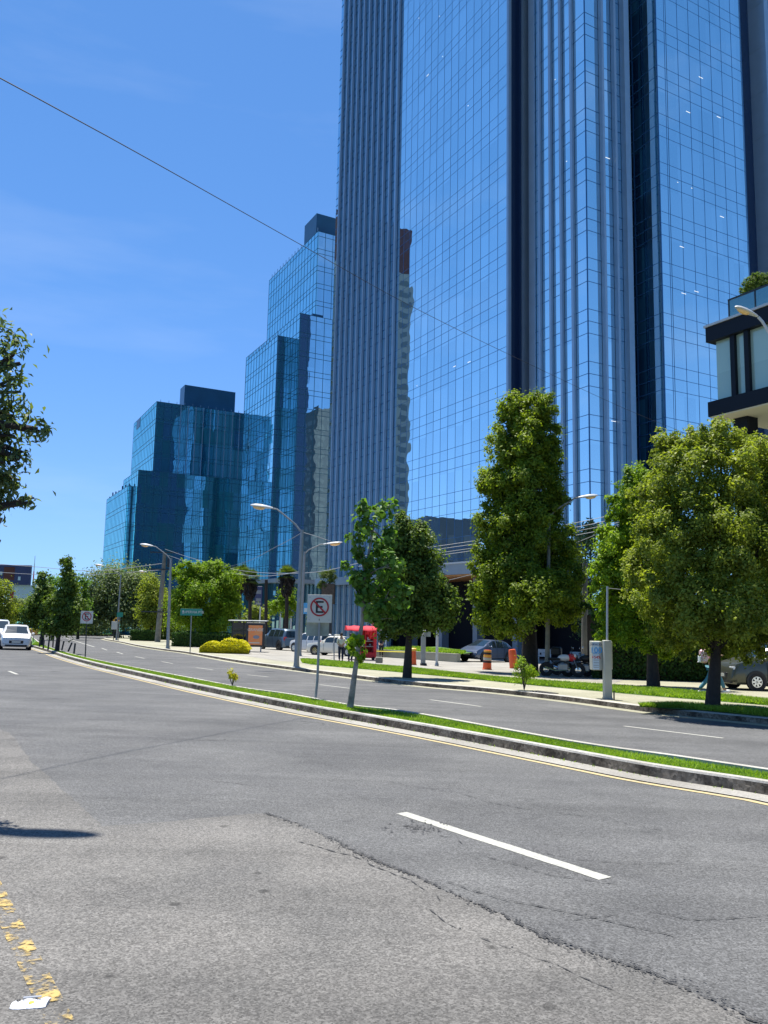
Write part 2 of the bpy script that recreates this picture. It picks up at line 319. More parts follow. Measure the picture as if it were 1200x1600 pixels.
glassmat('glass_tower_low', (.66, .90, 1.0), (.02, .08, .15), fac=.86, bay=1.2, wob=.006, var=.1)
glassmat('glass_mid', (.60, .95, 1.0), (.01, .12, .18), fac=.85, bay=1.8, floor=4.0, z0=.4, wob=.010, wn=.35, var=.12)
glassmat('glass_teal', (.50, .95, .96), (.015, .16, .2), fac=.85, bay=1.8, floor=4.3, z0=.6, wob=.012, wn=.3, var=.12)
glassmat('glass_dark', (.50, .84, 1.0), (.02, .13, .25), fac=.5, bay=2.0, floor=4.3, z0=.6, wob=.014, wn=.25, var=.25, inner2=(.02, .16, .20))  # front faces: dark surroundings they would mirror are put into the tint
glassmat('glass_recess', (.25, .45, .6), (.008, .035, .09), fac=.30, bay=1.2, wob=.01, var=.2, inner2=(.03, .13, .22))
glassmat('glass_green', (.55, .68, .60), (.34, .44, .37), fac=.16, bay=3.0, floor=3.4, z0=0, wob=.01, var=.1)
glassmat('glass_rail', (.4, .6, .62), (.05, .12, .12), fac=.4, bay=1.5, floor=3.4, z0=0, wob=.004, var=.1)
LG = {}
leafmat('leaf_dark', (.032, .08, .012), (.33, .40, .035), .4)
leafmat('leaf_olive', (.05, .095, .014), (.38, .42, .06), .42)
leafmat('leaf_bright', (.06, .15, .012), (.32, .42, .025), .42)
leafmat('leaf_mid', (.024, .065, .014), (.18, .25, .04), .36)
leafmat('leaf_young', (.045, .12, .02), (.19, .31, .06), .42)
leafmat('leaf_yellow', (.30, .30, .01), (.72, .62, .02), .3)
leafmat('leaf_grey', (.05, .085, .035), (.22, .28, .12), .35)
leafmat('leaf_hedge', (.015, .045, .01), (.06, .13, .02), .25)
leafmat('grass_blade', (.12, .22, .02), (.32, .44, .06), .4)
leafmat('palm_leaf', (.04, .07, .012), (.14, .19, .04), .3)
# ------------------------------------------------------------------ ground, roads, median
def struct(name, mb, mat, smooth=False): return tag(mb.build(name, mat, None, smooth), None, None, None, 'structure')
mb = MB(); xs = [-4000, -150, 150, 4000]; ys = [-1500, -60, 250, 8000]
mb.add([(x, y, gz(x, y)) for y in ys for x in xs], [(j * 4 + i, j * 4 + i + 1, j * 4 + i + 5, j * 4 + i + 4) for j in range(3) for i in range(3)])
struct('ground', mb, M['soil'])
def gp(x, y, h=0): return Vector((x, y, GX * x + GY * y + h))
FAR_KERB = [(1330, 1149), (1200, 1133), (1027, 1115), (900, 1098), (773, 1083), (676, 1074.5), (600, 1066), (531.7, 1057), (456, 1047.2), (363, 1034), (293, 1021.5), (252, 1016), (215, 1010), (190, 1004.5), (168, 1000.5), (161, 998.3)]
def dens(pts, step=.5):
    out_ = [pts[0]]
    n = len(pts)
    for i in range(n - 1):
        p0, p1, p2, p3 = pts[max(i - 1, 0)], pts[i], pts[i + 1], pts[min(i + 2, n - 1)]
        k = max(2, min(40, int((p2 - p1).length / step)))
        for j in range(1, k + 1):
            t = j / k; out_.append(.5 * ((2 * p1) + (-p0 + p2) * t + (2 * p0 - 5 * p1 + 4 * p2 - p3) * t * t + (-p0 + 3 * p1 - 3 * p2 + p3) * t ** 3))
    return out_
def offs(pts, d):
    r = []
    for i, p in enumerate(pts):
        t = (pts[min(i + 1, len(pts) - 1)] - pts[max(i - 1, 0)]); n = Vector((t.y, -t.x, 0)).normalized(); q = p + n * d; r.append(gp(q.x, q.y))
    return r
def up(pts, h): return [p + Vector((0, 0, h)) for p in pts]
def ribbon(a, b, mb=None, mi=0):
    mb = mb or MB(); n = len(a); mb.add(a + b, [(i, i + 1, n + i + 1, n + i) for i in range(n - 1)], mi); return mb
fk = dens([at(*p) for p in FAR_KERB]); fk = [gp(*(fk[0] + (fk[0] - fk[6]).normalized() * (14 - i))[:2]) for i in range(14)] + fk                     # runs from near right to far left
far_end = fk[-1]
road = MB()
pl = [gp(-120, 240), gp(-120, -40), gp(60, -40)] + [p for p in [gp(60, fk[0].y - 10)]] + fk + [at(205, 991.5), at(300, 989.5), gp(-20, 240)]
road.poly([p + Vector((0, 0, .004)) for p in pl]); struct('road', road, M['asphalt_new'])
# older, paler asphalt nearest the camera, bounded by a ragged seam
SEAM = [(-60, 1120), (15, 1146), (50, 1192), (100, 1237), (135, 1268), (160, 1292), (200, 1289), (240, 1287), (300, 1281), (360, 1275), (415, 1272), (450, 1283), (500, 1305), (590, 1348), (680, 1385), (760, 1420), (815, 1450), (870, 1475), (950, 1500), (1030, 1530), (1110, 1565), (1200, 1606), (1330, 1662), (1330, 1800)]
rng = random.Random(3)
def rag(pts, amp, step=.12):
    o = []
    for i in range(len(pts) - 1):
        k = max(1, int((pts[i + 1] - pts[i]).length / step))
        for j in range(k):
            q = pts[i].lerp(pts[i + 1], j / k); o.append(gp(q.x + rng.uniform(-amp, amp), q.y + rng.uniform(-amp, amp)))
    return o + [pts[-1]]
sm = rag([at(*p) for p in SEAM], .02)
old = MB(); old.poly([p + Vector((0, 0, .008)) for p in [gp(-12, -20), gp(-30, 12)] + sm + [gp(4, -20)]]); struct('old_road_surface', old, M['asphalt_old'])
# crumbling joint along the seam
jt = dens([at(*p) for p in SEAM[10:-1]], .15); rng = random.Random(8)
P('crack_and_shadow_fill', (.05, .05, .052), .95, noise=.4, nscale=30)
cr_ = MB(); jn = len(jt)
for i in range(1500):
    f = rng.random() * (jn - 2); p = jt[int(f)].lerp(jt[int(f) + 1], f % 1); t_ = (jt[int(f) + 1] - jt[int(f)]).normalized()
    spread = .012 + .05 * max(0, math.sin(f * .21) * math.sin(f * .083 + 2)) + .02 * (rng.random() < .12)
    if rng.random() < .35 and math.sin(f * .5) > .2: continue
    o_ = rng.gauss(0, spread) + .02 * math.sin(f * .9); c = p + Vector((t_.y, -t_.x, 0)) * o_; r_ = rng.uniform(.003, .010) * (1 if abs(o_) < .03 else .6); k = rng.randint(4, 6); e = rng.uniform(1, 2.6)
    cr_.poly([gp(c.x + r_ * (t_.x * e * math.cos(2 * math.pi * q / k) - t_.y * math.sin(2 * math.pi * q / k)) * rng.uniform(.6, 1.2), c.y + r_ * (t_.y * e * math.cos(2 * math.pi * q / k) + t_.x * math.sin(2 * math.pi * q / k)) * rng.uniform(.6, 1.2), .0125 + i * 1e-6) for q in range(k)])
struct('road_joint', cr_, M['crack_and_shadow_fill'])
cr2 = MB(); rng = random.Random(19)
CRKS_AND_SHADOW = [[(600, 1222), (700, 1238), (800, 1262), (900, 1274), (1000, 1292), (1100, 1308), (1220, 1326)], [(690, 1378), (760, 1400), (860, 1422), (1000, 1452), (1220, 1502)], [(350, 1148), (420, 1170), (520, 1198), (600, 1222)], [(830, 1330), (930, 1347), (1060, 1352)],
      [(470, 1318), (560, 1345), (640, 1378), (700, 1420), (800, 1472), (880, 1490)], [(1000, 1222), (1100, 1243), (1210, 1270)], [(640, 1300), (700, 1310), (760, 1340), (850, 1365), (960, 1382)], [(640, 1410), (720, 1455), (830, 1500), (1000, 1560)], [(120, 1110), (160, 1112), (200, 1108)], [(500, 1225), (620, 1215), (740, 1204)], [(900, 1440), (1010, 1425), (1080, 1440), (1210, 1430)]]  # thin line rising right: the overhead cable's shadow drawn in dark
for li, ln in enumerate(CRKS_AND_SHADOW):
    lp = dens([at(*p) for p in ln], .1); jn = len(lp); wd = (.012, .014, .006, .008, .016, .008, .010, .008, .008, .004, .010)[li]
    mea = [Vector((math.sin(i * .8 + li) * .02 + rng.uniform(-.02, .02), rng.uniform(-.02, .02), 0)) for i in range(jn)]
    lp = [gp(p.x + m.x, p.y + m.y) for p, m in zip(lp, mea)]
    for i in range(jn - 1):
        if math.sin(i * .13 + li * 2) < -.6 or rng.random() < .12: continue
        p, q = lp[i], lp[i + 1]; t_ = (q - p).normalized(); n_s = Vector((t_.y, -t_.x, 0)) * wd * rng.uniform(.25, .7); zz = .0118 + i * 1e-6 + li * 1e-5
        cr2.poly([gp(*(p - t_ * .004)[:2], zz), gp(*(p.lerp(q, .5) + n_s)[:2], zz), gp(*(q + t_ * .004)[:2], zz), gp(*(p.lerp(q, .5) - n_s)[:2], zz)])
        for _ in range(2):
            if rng.random() < .5:
                o_ = rng.gauss(0, wd * 3); c = p.lerp(q, rng.random()) + Vector((t_.y, -t_.x, 0)) * o_; r_ = rng.uniform(.002, .006); cr2.poly([gp(c.x + r_ * math.cos(k * 1.257) * rng.uniform(.6, 1.6), c.y + r_ * math.sin(k * 1.257) * rng.uniform(.6, 1.6), zz + 5e-5) for k in range(5)])
for _ in range(110):
    c = at(650 + rng.gauss(0, 22), 1296 + rng.gauss(0, 5)); r_ = rng.uniform(.003, .012); cr2.poly([gp(c.x + r_ * math.cos(k * 1.257) * rng.uniform(.6, 1.8), c.y + r_ * math.sin(k * 1.257) * rng.uniform(.6, 1.6), .0122 + _ * 1e-6) for k in range(5)])
struct('road_cracks_and_shadow', cr2, M['crack_and_shadow_fill'])
# median
ML = [(1330, 1273), (1200, 1245), (1025, 1217), (900, 1193), (720, 1158), (640, 1143), (552.5, 1127), (496, 1117), (430, 1104), (380, 1094), (300, 1077), (205, 1055), (150, 1042), (100, 1028), (75, 1019), (46, 1010.5)]
MR = [(1330, 1219), (1200, 1200), (1050, 1178), (900, 1157), (640, 1111), (566, 1102.7), (529, 1097), (451, 1083), (380, 1073.4), (300, 1058.5), (200, 1040), (150, 1030), (120, 1023), (94, 1016), (73, 1009), (60, 1002)]
KH = .16
ml = dens([at(*p) for p in ML], .4); mr_ = dens([at(*p, h=KH) for p in MR], .4)
mr_ = [gp(p.x, p.y) for p in mr_]
def resamp(pts, n):
    L_ = [0]
    for i in range(1, len(pts)): L_.append(L_[-1] + (pts[i] - pts[i - 1]).length)
    o = []; j = 0
    for k in range(n):
        s = L_[-1] * k / (n - 1)
        while j < len(pts) - 2 and L_[j + 1] < s: j += 1
        o.append(pts[j].lerp(pts[j + 1], (s - L_[j]) / max(1e-6, L_[j + 1] - L_[j])))
    return o
_e = lambda L_: [gp(*(L_[0] + (L_[0] - L_[6]).normalized() * (16 - i * 2))[:2]) for i in range(8)] + L_
ml, mr_ = _e(ml), _e(mr_)
NR = 330
ml, mr_ = resamp(ml, NR), resamp(mr_, NR)
# extend the far end of the median back beyond the parked-up car
l2 = [at(45, 1004), at(44, 998), at(43, 993)]; r2 = [at(56, 998.5, KH), at(51, 995, KH), at(46, 992.3, KH)]
ml += [gp(p.x, p.y) for p in l2]; mr_ += [gp(p.x, p.y) for p in r2]
rng = random.Random(5)
# kerb on the near side: rough cast concrete with a paler cap
kn = []
jit = [rng.uniform(-.006, .006) for _ in ml]
mlin = offs(ml, .16)
kb = MB(); face_lo = [p + Vector((0, 0, .0)) for p in ml]; face_hi = up([p.lerp(q, .12 + j * 4) for p, q, j in zip(ml, mlin, jit)], KH - .025)
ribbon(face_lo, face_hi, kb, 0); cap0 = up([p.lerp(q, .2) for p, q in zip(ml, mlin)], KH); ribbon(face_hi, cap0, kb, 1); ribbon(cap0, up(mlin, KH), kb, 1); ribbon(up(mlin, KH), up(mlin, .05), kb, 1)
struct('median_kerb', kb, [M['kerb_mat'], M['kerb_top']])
mrin = offs(mr_, -.13)
kb = MB(); ribbon(mr_, up(mr_, KH), kb, 0); ribbon(up(mr_, KH), up(mrin, KH), kb, 0); ribbon(up(mrin, KH), up(mrin, .05), kb, 0); struct('median_kerb_far', kb, M['kerb_top'])
gb = ribbon(up(mlin, KH - .05), up(mrin, KH - .05)); struct('median_soil', gb, M['turf'])
g0 = offs(ml, -.0); g1 = offs(ml, -.36); g2 = offs(ml, -.40); g3 = offs(ml, -.50)
struct('gutter', ribbon(up(g0, .018), up(g1, .014)), M['concrete'])
struct('edge_line_yellow', ribbon(up(g2, .009), up(g3, .009)), M['old_yellow'])
# far kerb, gutter, sidewalk
fkin = offs(fk, .18)
fk_s = 1 if (fkin[5] - fk[5]).y > 0 else -1
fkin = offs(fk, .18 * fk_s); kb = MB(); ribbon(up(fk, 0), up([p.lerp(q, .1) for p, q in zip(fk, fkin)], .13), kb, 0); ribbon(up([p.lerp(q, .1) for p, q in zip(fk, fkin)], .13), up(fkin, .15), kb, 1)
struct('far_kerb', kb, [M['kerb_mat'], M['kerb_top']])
struct('far_gutter', ribbon(up(offs(fk, -.42 * fk_s), .009), up(fk, .012)), M['paving'])
sw = MB(); sw.poly([p + Vector((0, 0, .15)) for p in fkin + [at(205, 991.5), gp(-50, 160), gp(10, 240), gp(120, 240), gp(120, 20), gp(40, fk[0].y)]]); struct('sidewalk', sw, M['paving'])
# driveway slab in front of the tower
dv = MB(); dv.poly([at(*p, h=.155) for p in [(300, 1012), (430, 1032), (500, 1038), (600, 1039.5), (730, 1051), (860, 1060), (960, 1067), (1000, 1054), (900, 1030), (700, 1012), (500, 1004), (320, 1003)]]); struct('driveway', dv, M['concrete'])
GR_T = [(470, 1031), (495, 1031.5), (600, 1041), (638, 1044), (730, 1055), (833, 1064), (953, 1072), (1067, 1080.5), (1200, 1095.5), (1330, 1109)]
GR_B = [(473, 1036), (501, 1040), (600, 1048.5), (638, 1052), (730, 1060.5), (833, 1071), (943, 1081), (1040, 1089.5), (1200, 1102.5), (1330, 1115)]
gt = resamp(dens([at(*p, h=.15) for p in GR_T]), 120); gbm = resamp(dens([at(*p, h=.15) for p in GR_B]), 120)
struct('verge_soil', ribbon(up(gt, .008), up(gbm, .008)), M['turf'])
tp = [(1000, 1104.5), (1060, 1100), (1120, 1103.5), (1200, 1110), (1330, 1124), (1330, 1140), (1200, 1120), (1100, 1110)]
struct('tree_bed_soil', MB().poly([at(*p, h=.162) for p in tp]), M['turf'])
fg = MB(); fg.poly([at(*p) + Vector((0, 0, .03)) for p in [(30, 990.6), (132, 990.9), (300, 989.8), (300, 986.9), (30, 986.8)]]); struct('lawn', fg, M['turf'])
# markings
def strip(name, p0, p1, wd, mat='white_paint_road', h=.009):
    d = (p1 - p0); n = Vector((d.y, -d.x, 0)).normalized() * wd / 2; k = 14; a, b = [], []
    r = random.Random(int(p0.x * 100))
    for i in range(k + 1):
        q = p0.lerp(p1, i / k); a.append(gp(q.x + n.x * (1 + r.uniform(-.12, .08)), q.y + n.y * (1 + r.uniform(-.12, .08)), h)); b.append(gp(q.x - n.x * (1 + r.uniform(-.12, .08)), q.y - n.y, h))
    return struct(name, ribbon(a, b), M[mat])
strip('lane_dash', at(627, 1271), at(946, 1374), .13, h=.007)
for p0, p1 in (((14, 1049), (27, 1054)), ((-40, 1030), (-25, 1035)), ((671.5, 1093.6), (751.7, 1104.4)), ((499, 1070), (547, 1076)), ((386.5, 1054.6), (419, 1058)), ((975, 1135), (1130, 1154)), ((307, 1043.5), (333, 1047)), ((252.5, 1034), (270, 1037)), ((211, 1026), (226, 1029)), ((182, 1019), (192, 1022)), ((159, 1013), (167, 1016))):
    strip('lane_dash', at(*p0), at(*p1), .11)
strip('lane_line', at(104, 997.5), at(147.5, 1011), .15)
strip('stop_line', at(96, 994.3), at(200, 994.8), .5)
# worn yellow line bottom left: broken flakes
m_, t_, b_n = nodes('worn_paint'); b_n.inputs['Base Color'].default_value = (.42, .30, .10, 1); b_n.inputs['Roughness'].default_value = .8
tn = t_.nodes.new('ShaderNodeTexCoord'); na = t_.nodes.new('ShaderNodeTexNoise'); na.inputs['Scale'].default_value = 26; na.inputs['Detail'].default_value = 9; na.inputs['Roughness'].default_value = .72
nb_ = t_.nodes.new('ShaderNodeTexNoise'); nb_.inputs['Scale'].default_value = 7; nb_.inputs['Detail'].default_value = 3; ad_ = t_.nodes.new('ShaderNodeMath'); ad_.operation = 'ADD'; mr2 = t_.nodes.new('ShaderNodeMapRange'); mr2.inputs['From Min'].default_value = 1.0; mr2.inputs['From Max'].default_value = 1.16
tr_n = t_.nodes.new('ShaderNodeBsdfTransparent'); mxn = t_.nodes.new('ShaderNodeMixShader')
for n_x in (na, nb_): t_.links.new(tn.outputs['Object'], n_x.inputs[0])
t_.links.new(na.outputs[0], ad_.inputs[0]); t_.links.new(nb_.outputs[0], ad_.inputs[1]); t_.links.new(ad_.outputs[0], mr2.inputs[0]); t_.links.new(mr2.outputs[0], mxn.inputs[0]); t_.links.new(tr_n.outputs[0], mxn.inputs[1]); t_.links.new(b_n.outputs[0], mxn.inputs[2]); t_.links.new(mxn.outputs[0], t_.nodes['Material Output'].inputs[0])
y0, y1 = at(-18, 1375), at(112, 1640); yc = dens([y0, y0.lerp(y1, .5), y1], .1)
struct('worn_yellow_line', ribbon(up(offs(yc, -.055), .013), up(offs(yc, .055), .013)), M['worn_paint'])
# storm drain in far kerb
o = thing('storm_drain', 'dark iron slotted drain inlet set into the far kerb beside the small bush', 'drain', at(847, 1090.5) + Vector((0, 0, .0)), 0)
dpx = (at(858, 1092) - at(836, 1089.5)).normalized(); ang = math.atan2(dpx.y, dpx.x); o.rotation_euler[2] = ang
MB().box(-.42, -.03, .0, .42, .25, .17).build('inlet_box', M['rubber'], o)
for k in range(7): MB().box(-.40 + k * .12, -.05, .01, -.355 + k * .12, -.028, .16).build('bar', M['steel'], o)
# ------------------------------------------------------------------ foliage engine
def leafmesh(name, pos, nrm_bias, size, mat, parent, seed, aspect=.5, hang=0.0, var=None, fold=.15):
    r = np.random.default_rng(seed); n = len(pos); nr = r.normal(size=(n, 3)) * .62 + np.asarray(nrm_bias) * 1.1; nr /= np.linalg.norm(nr, axis=1)[:, None] + 1e-9
    t = r.normal(size=(n, 3)); t[:, 2] -= hang; t -= (t * nr).sum(1)[:, None] * nr; t /= np.linalg.norm(t, axis=1)[:, None] + 1e-9
    bt = np.cross(nr, t); s = size * r.uniform(.65, 1.35, size=(n, 1))
    V = np.empty((n, 4, 3)); V[:, 0] = pos - t * s * .5; V[:, 2] = pos + t * s * .5; V[:, 1] = pos + bt * s * aspect * .5 + nr * s * fold; V[:, 3] = pos - bt * s * aspect * .5 + nr * s * fold
    me = bpy.data.meshes.new(name); me.vertices.add(4 * n); me.vertices.foreach_set('co', V.reshape(-1).astype('f4')); me.loops.add(4 * n); me.loops.foreach_set('vertex_index', np.arange(4 * n, dtype='i4'))
    me.polygons.add(n); me.polygons.foreach_set('loop_start', np.arange(0, 4 * n, 4, dtype='i4')); me.update(calc_edges=True)
    at_ = me.attributes.new('var', 'FLOAT', 'FACE'); vv = r.random(n) * .5 + (.5 * var if var is not None else r.random(n) * .5); at_.data.foreach_set('value', np.clip(vv, 0, 1).astype('f4'))
    me.materials.append(mat); o = bpy.data.objects.new(name, me); col.objects.link(o)
    if parent: o.parent = parent
    return o
def lobe_leaves(lobes, n, seed, clump=.30, k=34, sub=.42):
    """lobes: (x,y,z,rx,ry,rz) ; leaves in tufts over the lobe surfaces"""
    r = np.random.default_rng(seed); A = np.array(lobes, float); wts = (A[:, 3] * A[:, 5] + A[:, 3] * A[:, 4]); wts /= wts.sum(); Ps = []; Ns = []; Vs = []
    for L_, wt in zip(A, wts):
        lt = r.random(); m = int(n * wt); kk = max(6, int(k)); d = r.normal(size=(kk, 3)); d[:, 2] += .12; d /= np.linalg.norm(d, axis=1)[:, None]; rr = r.uniform(.58, 1.12, size=(kk, 1)) ; cen = L_[:3] + d * L_[3:6] * rr
        tv = r.random(kk) ** 1.3; ts = r.uniform(.55, 1.3, size=kk); idx = r.integers(0, kk, m); g = r.normal(size=(m, 3)) * (sub * ts[idx])[:, None] * clump * L_[3:6].mean() * 1.9
        p = cen[idx] + g; Ps.append(p); nb = d[idx] * .5 + g / (np.linalg.norm(g, axis=1)[:, None] + 1e-6) * .5; nb[:, 2] += .35; Ns.append(nb); Vs.append(tv[idx] * .65 + lt * .35)
    return np.concatenate(Ps), np.concatenate(Ns), np.concatenate(Vs)
def make_tree(name, label, cat, base, trunk, lobes, n, size, mat, seed, tr=.15, bark='bark', group=None, aspect=.5, hang=0, k=34, clump=.3, limbs=True, split=False, leaf_name='crown'):
    """base world point; trunk: list of world points; lobes: (px,py,rpx,rpy,depth) in metres world: (x,y,z,rx,ry,rz)"""
    base = Vector(base); o = thing(name, label, cat, base, 0, group)
    L_ = [(l[0] - base.x, l[1] - base.y, l[2] - base.z, *l[3:]) for l in lobes]
    tp_ = [Vector(p) - base for p in trunk]; mb = MB(); nn = len(tp_)
    mb.tube(tp_, [tr * (1.25 if i == 0 else 1) * (1 - .75 * i / (nn - 1)) for i in range(nn)], 10)
    if limbs:
        rg = random.Random(seed)
        for l in L_:
            c = Vector(l[:3]); j = min(range(nn), key=lambda q: abs(tp_[q].z - (c.z - l[5] * .8))); s0 = tp_[j]
            md = s0.lerp(c, .5) + Vector((0, 0, l[5] * .15)); mb.tube([s0, md, c], [tr * .45, tr * .3, tr * .08], 6)
            for q in range(4):
                e = c + Vector((rg.uniform(-1, 1) * l[3], rg.uniform(-1, 1) * l[4], rg.uniform(-.3, 1) * l[5])) * .75; mb.tube([md.lerp(c, rg.random()), e], [tr * .16, tr * .05], 5)
    mb.build('trunk', M[bark], o, True)
    p, nb, v = lobe_leaves(L_, n, seed, clump=clump, k=k)
    if n > 8000:
        ri = np.random.default_rng(seed + 7); A = np.array(L_, float); m_ = n // 5; ii = ri.integers(0, len(A), m_); dd_ = ri.normal(size=(m_, 3)); dd_ /= np.linalg.norm(dd_, axis=1)[:, None]; pi_ = A[ii, :3] + dd_ * A[ii, 3:6] * (ri.random((m_, 1)) ** .5) * .62
        p = np.concatenate([p, pi_]); nb = np.concatenate([nb, dd_ * .3]); v = np.concatenate([v, ri.random(m_)])
    leafmesh(leaf_name, p, nb, size, M[mat], o, seed, aspect, hang, v)
    return o
def PL(Y, lst, dz=None, seed=0, depth=1.0):
    """lobes from (px,py,rx_px,ry_px[,dY]) at depth Y"""
    r = []
    for l in lst:
        dy = l[4] if len(l) > 4 else 0; c = pt(l[0], l[1], Y + dy); s = (Y + dy) / FPX; r.append((c.x, c.y, c.z, l[2] * s, (l[2] + l[3]) * .5 * s * depth, l[3] * s))
    return r
# ------------------------------------------------------------------ glass towers (authored in street-grid metres u,v)
class UB(MB):
    def __init__(s, org): super().__init__(); s.o = org
    def bx(s, u0, v0, z0, u1, v1, z1, mi=0): u, v, z = s.o; return s.box(min(u0, u1) - u, min(v0, v1) - v, min(z0, z1) - z, max(u0, u1) - u, max(v0, v1) - v, max(z0, z1) - z, mi)
def bld(name, label, u, v, z=None, cat='building'):
    p = W(u, v); z = gz(p.x, p.y) if z is None else z; p.z = z
    return thing(name, label, cat, p, -AZ), (u, v, z)
def grid_lines(ub, face, pos, s0, s1, z0, z1, sv, zv, w=.07, pr=.035):
    """vertical and horizontal bars on a left ('u') or front ('v') face"""
    for s in sv:
        if face == 'u': ub.bx(pos - pr, s - w / 2, z0, pos, s + w / 2, z1)
        else: ub.bx(s - w / 2, pos - pr, z0, s + w / 2, pos, z1)
    for z in zv:
        if z0 < z < z1:
            if face == 'u': ub.bx(pos - pr + .006, s0, z - w / 2, pos, s1, z + w / 2)
            else: ub.bx(s0, pos - pr + .006, z - w / 2, s1, pos, z + w / 2)
def fr(a, b, st): n = max(1, round((b - a) / st)); return [a + (b - a) * i / n for i in range(n + 1)]
TF = 4.32
tz = [-.03 + TF * k + d for k in range(0, 40) for d in (0, -1.0, -2.01)]
T, OT = bld('glass_skyscraper', 'very tall blue mirrored glass skyscraper with grey vertical fins beyond the top of the photo', 41.05, 54.0)
uA, uC, uD = 41.05, 42.76, 48.4; H = 152; zb = 6.15
M['glass_tower'].node_tree  # z0 of pane cells is local
def wall(T, org, face, pos, s0, s1, z0, z1, mat, name='glass_wall', th=.3):
    b = UB(org); b.bx(pos, s0, z0, pos + th, s1, z1) if face == 'u' else b.bx(s0, pos, z0, s1, pos + th, z1); return b.build(name, M[mat], T)
wall(T, OT, 'u', uA, 54.0, 74.0, zb, H, 'glass_tower'); g = UB(OT); grid_lines(g, 'u', uA, 54, 74, zb, H, fr(54, 74, 1.333), tz, .038, .012); g.build('window_grid', M['mullion'], T)
wall(T, OT, 'u', uA, 74.0, 91.3, -2.6, H, 'glass_tower_low'); g = UB(OT); grid_lines(g, 'u', uA, 74, 91.3, -2.6, H, [], tz); g.build('window_grid', M['mullion'], T)
gv = fr(74.35, 89.8, 1.54)
for v in gv:
    b = UB(OT); b.bx(uA - .32, v - .15, -2.6, uA - .04, v + .15, H); 
    b.build('fin', M['tower_fin'], T)
# recessed slots and piers between the two left planes
for n_, (u0, v0, u1, v1, mt) in {'pier': (uA - .03, 53.7, uA + .28, 54.0, 'tower_fin'), 'slot': (uA + .28, 54.0, uC + 1.2, 54.6, 'slot_dark')}.items():
    b = UB(OT); b.bx(u0, v0, zb, u1, v1, H); b.build(n_, M[mt], T)
def vC(px): return uv_line_u(px, 0, uC)[0]
def uB(px): return uv_line_v(px, 0, 45.67)[0]
b = UB(OT); b.bx(uC - .05, vC(818), zb, uC + .9, vC(811), H); b.build('pier', M['tower_fin'], T)
b = UB(OT); b.bx(uC + .7, vC(826), zb, uC + 1.0, vC(818), H); b.build('slot', M['slot_dark'], T)
b = UB(OT); b.bx(uC - .05, vC(835), zb, uC + .9, vC(826), H); b.build('pier', M['tower_fin'], T)
wall(T, OT, 'u', uC, 45.67, vC(835), 1.5, H, 'glass_tower'); g = UB(OT); grid_lines(g, 'u', uC, 45.67, vC(835), 1.5, H, [45.71], tz, .045, .02); g.build('window_grid', M['mullion'], T)
for p0, p1 in ((841, 847.5), (856, 865), (872, 881), (889, 898)):
    m = vC((p0 + p1) / 2); b = UB(OT); b.bx(uC - .26, m - .13, 1.5, uC - .03, m + .13, H); b.build('fin', M['tower_fin'], T)
uE = uB(973)
wall(T, OT, 'v', 45.67, uC + .3, uE, 1.5, H, 'glass_tower'); g = UB(OT); grid_lines(g, 'v', 45.67, uC, uE, 1.5, H, [uC + .04], tz, .045, .02); g.build('window_grid', M['mullion'], T)
for p0, p1, wd in ((930, 937, .2), (948, 956, .2)):
    m = uB(p1 - 2); b = UB(OT); b.bx(m - wd / 2 - .02, 45.67 - .42, 1.5, m + wd / 2, 45.64, H); b.build('fin', M['tower_fin'], T)
b = UB(OT); b.bx(uB(966), 45.1, 1.5, uE + .05, 45.64, H); b.build('pier', M['tower_fin'], T)
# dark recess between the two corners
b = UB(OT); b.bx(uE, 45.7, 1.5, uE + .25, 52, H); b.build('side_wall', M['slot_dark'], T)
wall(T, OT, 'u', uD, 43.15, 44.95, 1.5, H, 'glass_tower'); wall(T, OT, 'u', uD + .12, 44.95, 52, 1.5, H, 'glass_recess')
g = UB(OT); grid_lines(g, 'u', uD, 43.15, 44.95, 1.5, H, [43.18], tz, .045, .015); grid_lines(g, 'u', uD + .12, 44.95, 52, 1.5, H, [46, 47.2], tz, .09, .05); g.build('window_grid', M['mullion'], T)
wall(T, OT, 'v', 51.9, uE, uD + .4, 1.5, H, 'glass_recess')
uF = 59.3
wall(T, OT, 'v', 43.15, uD + .3, uF, 1.5, H, 'glass_tower'); g = UB(OT); grid_lines(g, 'v', 43.15, uD, uF, 1.5, H, [uD + .03, uD + .95, uD + 1.15] + fr(uD + 1.15, uF, 1.36), tz, .04, .012); g.build('window_grid', M['mullion'], T)
vP = uv_line_u(1193, 0, 60.9)[0]
b = UB(OT); b.bx(uF, 43.7, 1.5, 60.95, 44.4, H); b.build('pier', M['tower_pier'], T)
b = UB(OT); b.bx(60.9, vP, 1.5, 61.5, 43.9, H); 
for k in range(34): z = 1.5 + k * TF; b.bx(60.88, vP, z, 60.9, 43.7, z + .06)
b.build('pier', M['tower_fin'], T)
b = UB(OT); b.bx(uA + .35, 56, zb + .2, 84, 91.2, H); b.bx(uC + 1.3, 52.2, 1.5, 84, 56, H); b.bx(uC + .35, 46, 1.5, uE - .1, 52.2, H - 1); b.bx(uD + .5, 43.5, 1.5, 61.4, 52.2, H - 1); b.build('building_core', M['slot_dark'], T)
b = UB(OT); b.bx(50, 45, -2.8, 80, 90, 1.5); b.bx(47, 60, -2.8, 50, 73.5, 6.2); b.bx(42, 73.6, -2.8, 60, 91, 6.3); b.build('lobby_wall', M['facade_black'], T)
b = UB(OT); b.bx(39.4, 52.0, 5.0, 50, 73.9, 6.0); b.build('canopy_slab', M['tower_pier'], T)
b = UB(OT); b.bx(39.6, 52.2, 4.86, 49.8, 73.8, 4.995); b.build('canopy_ceiling', M['canopy_wood'], T)
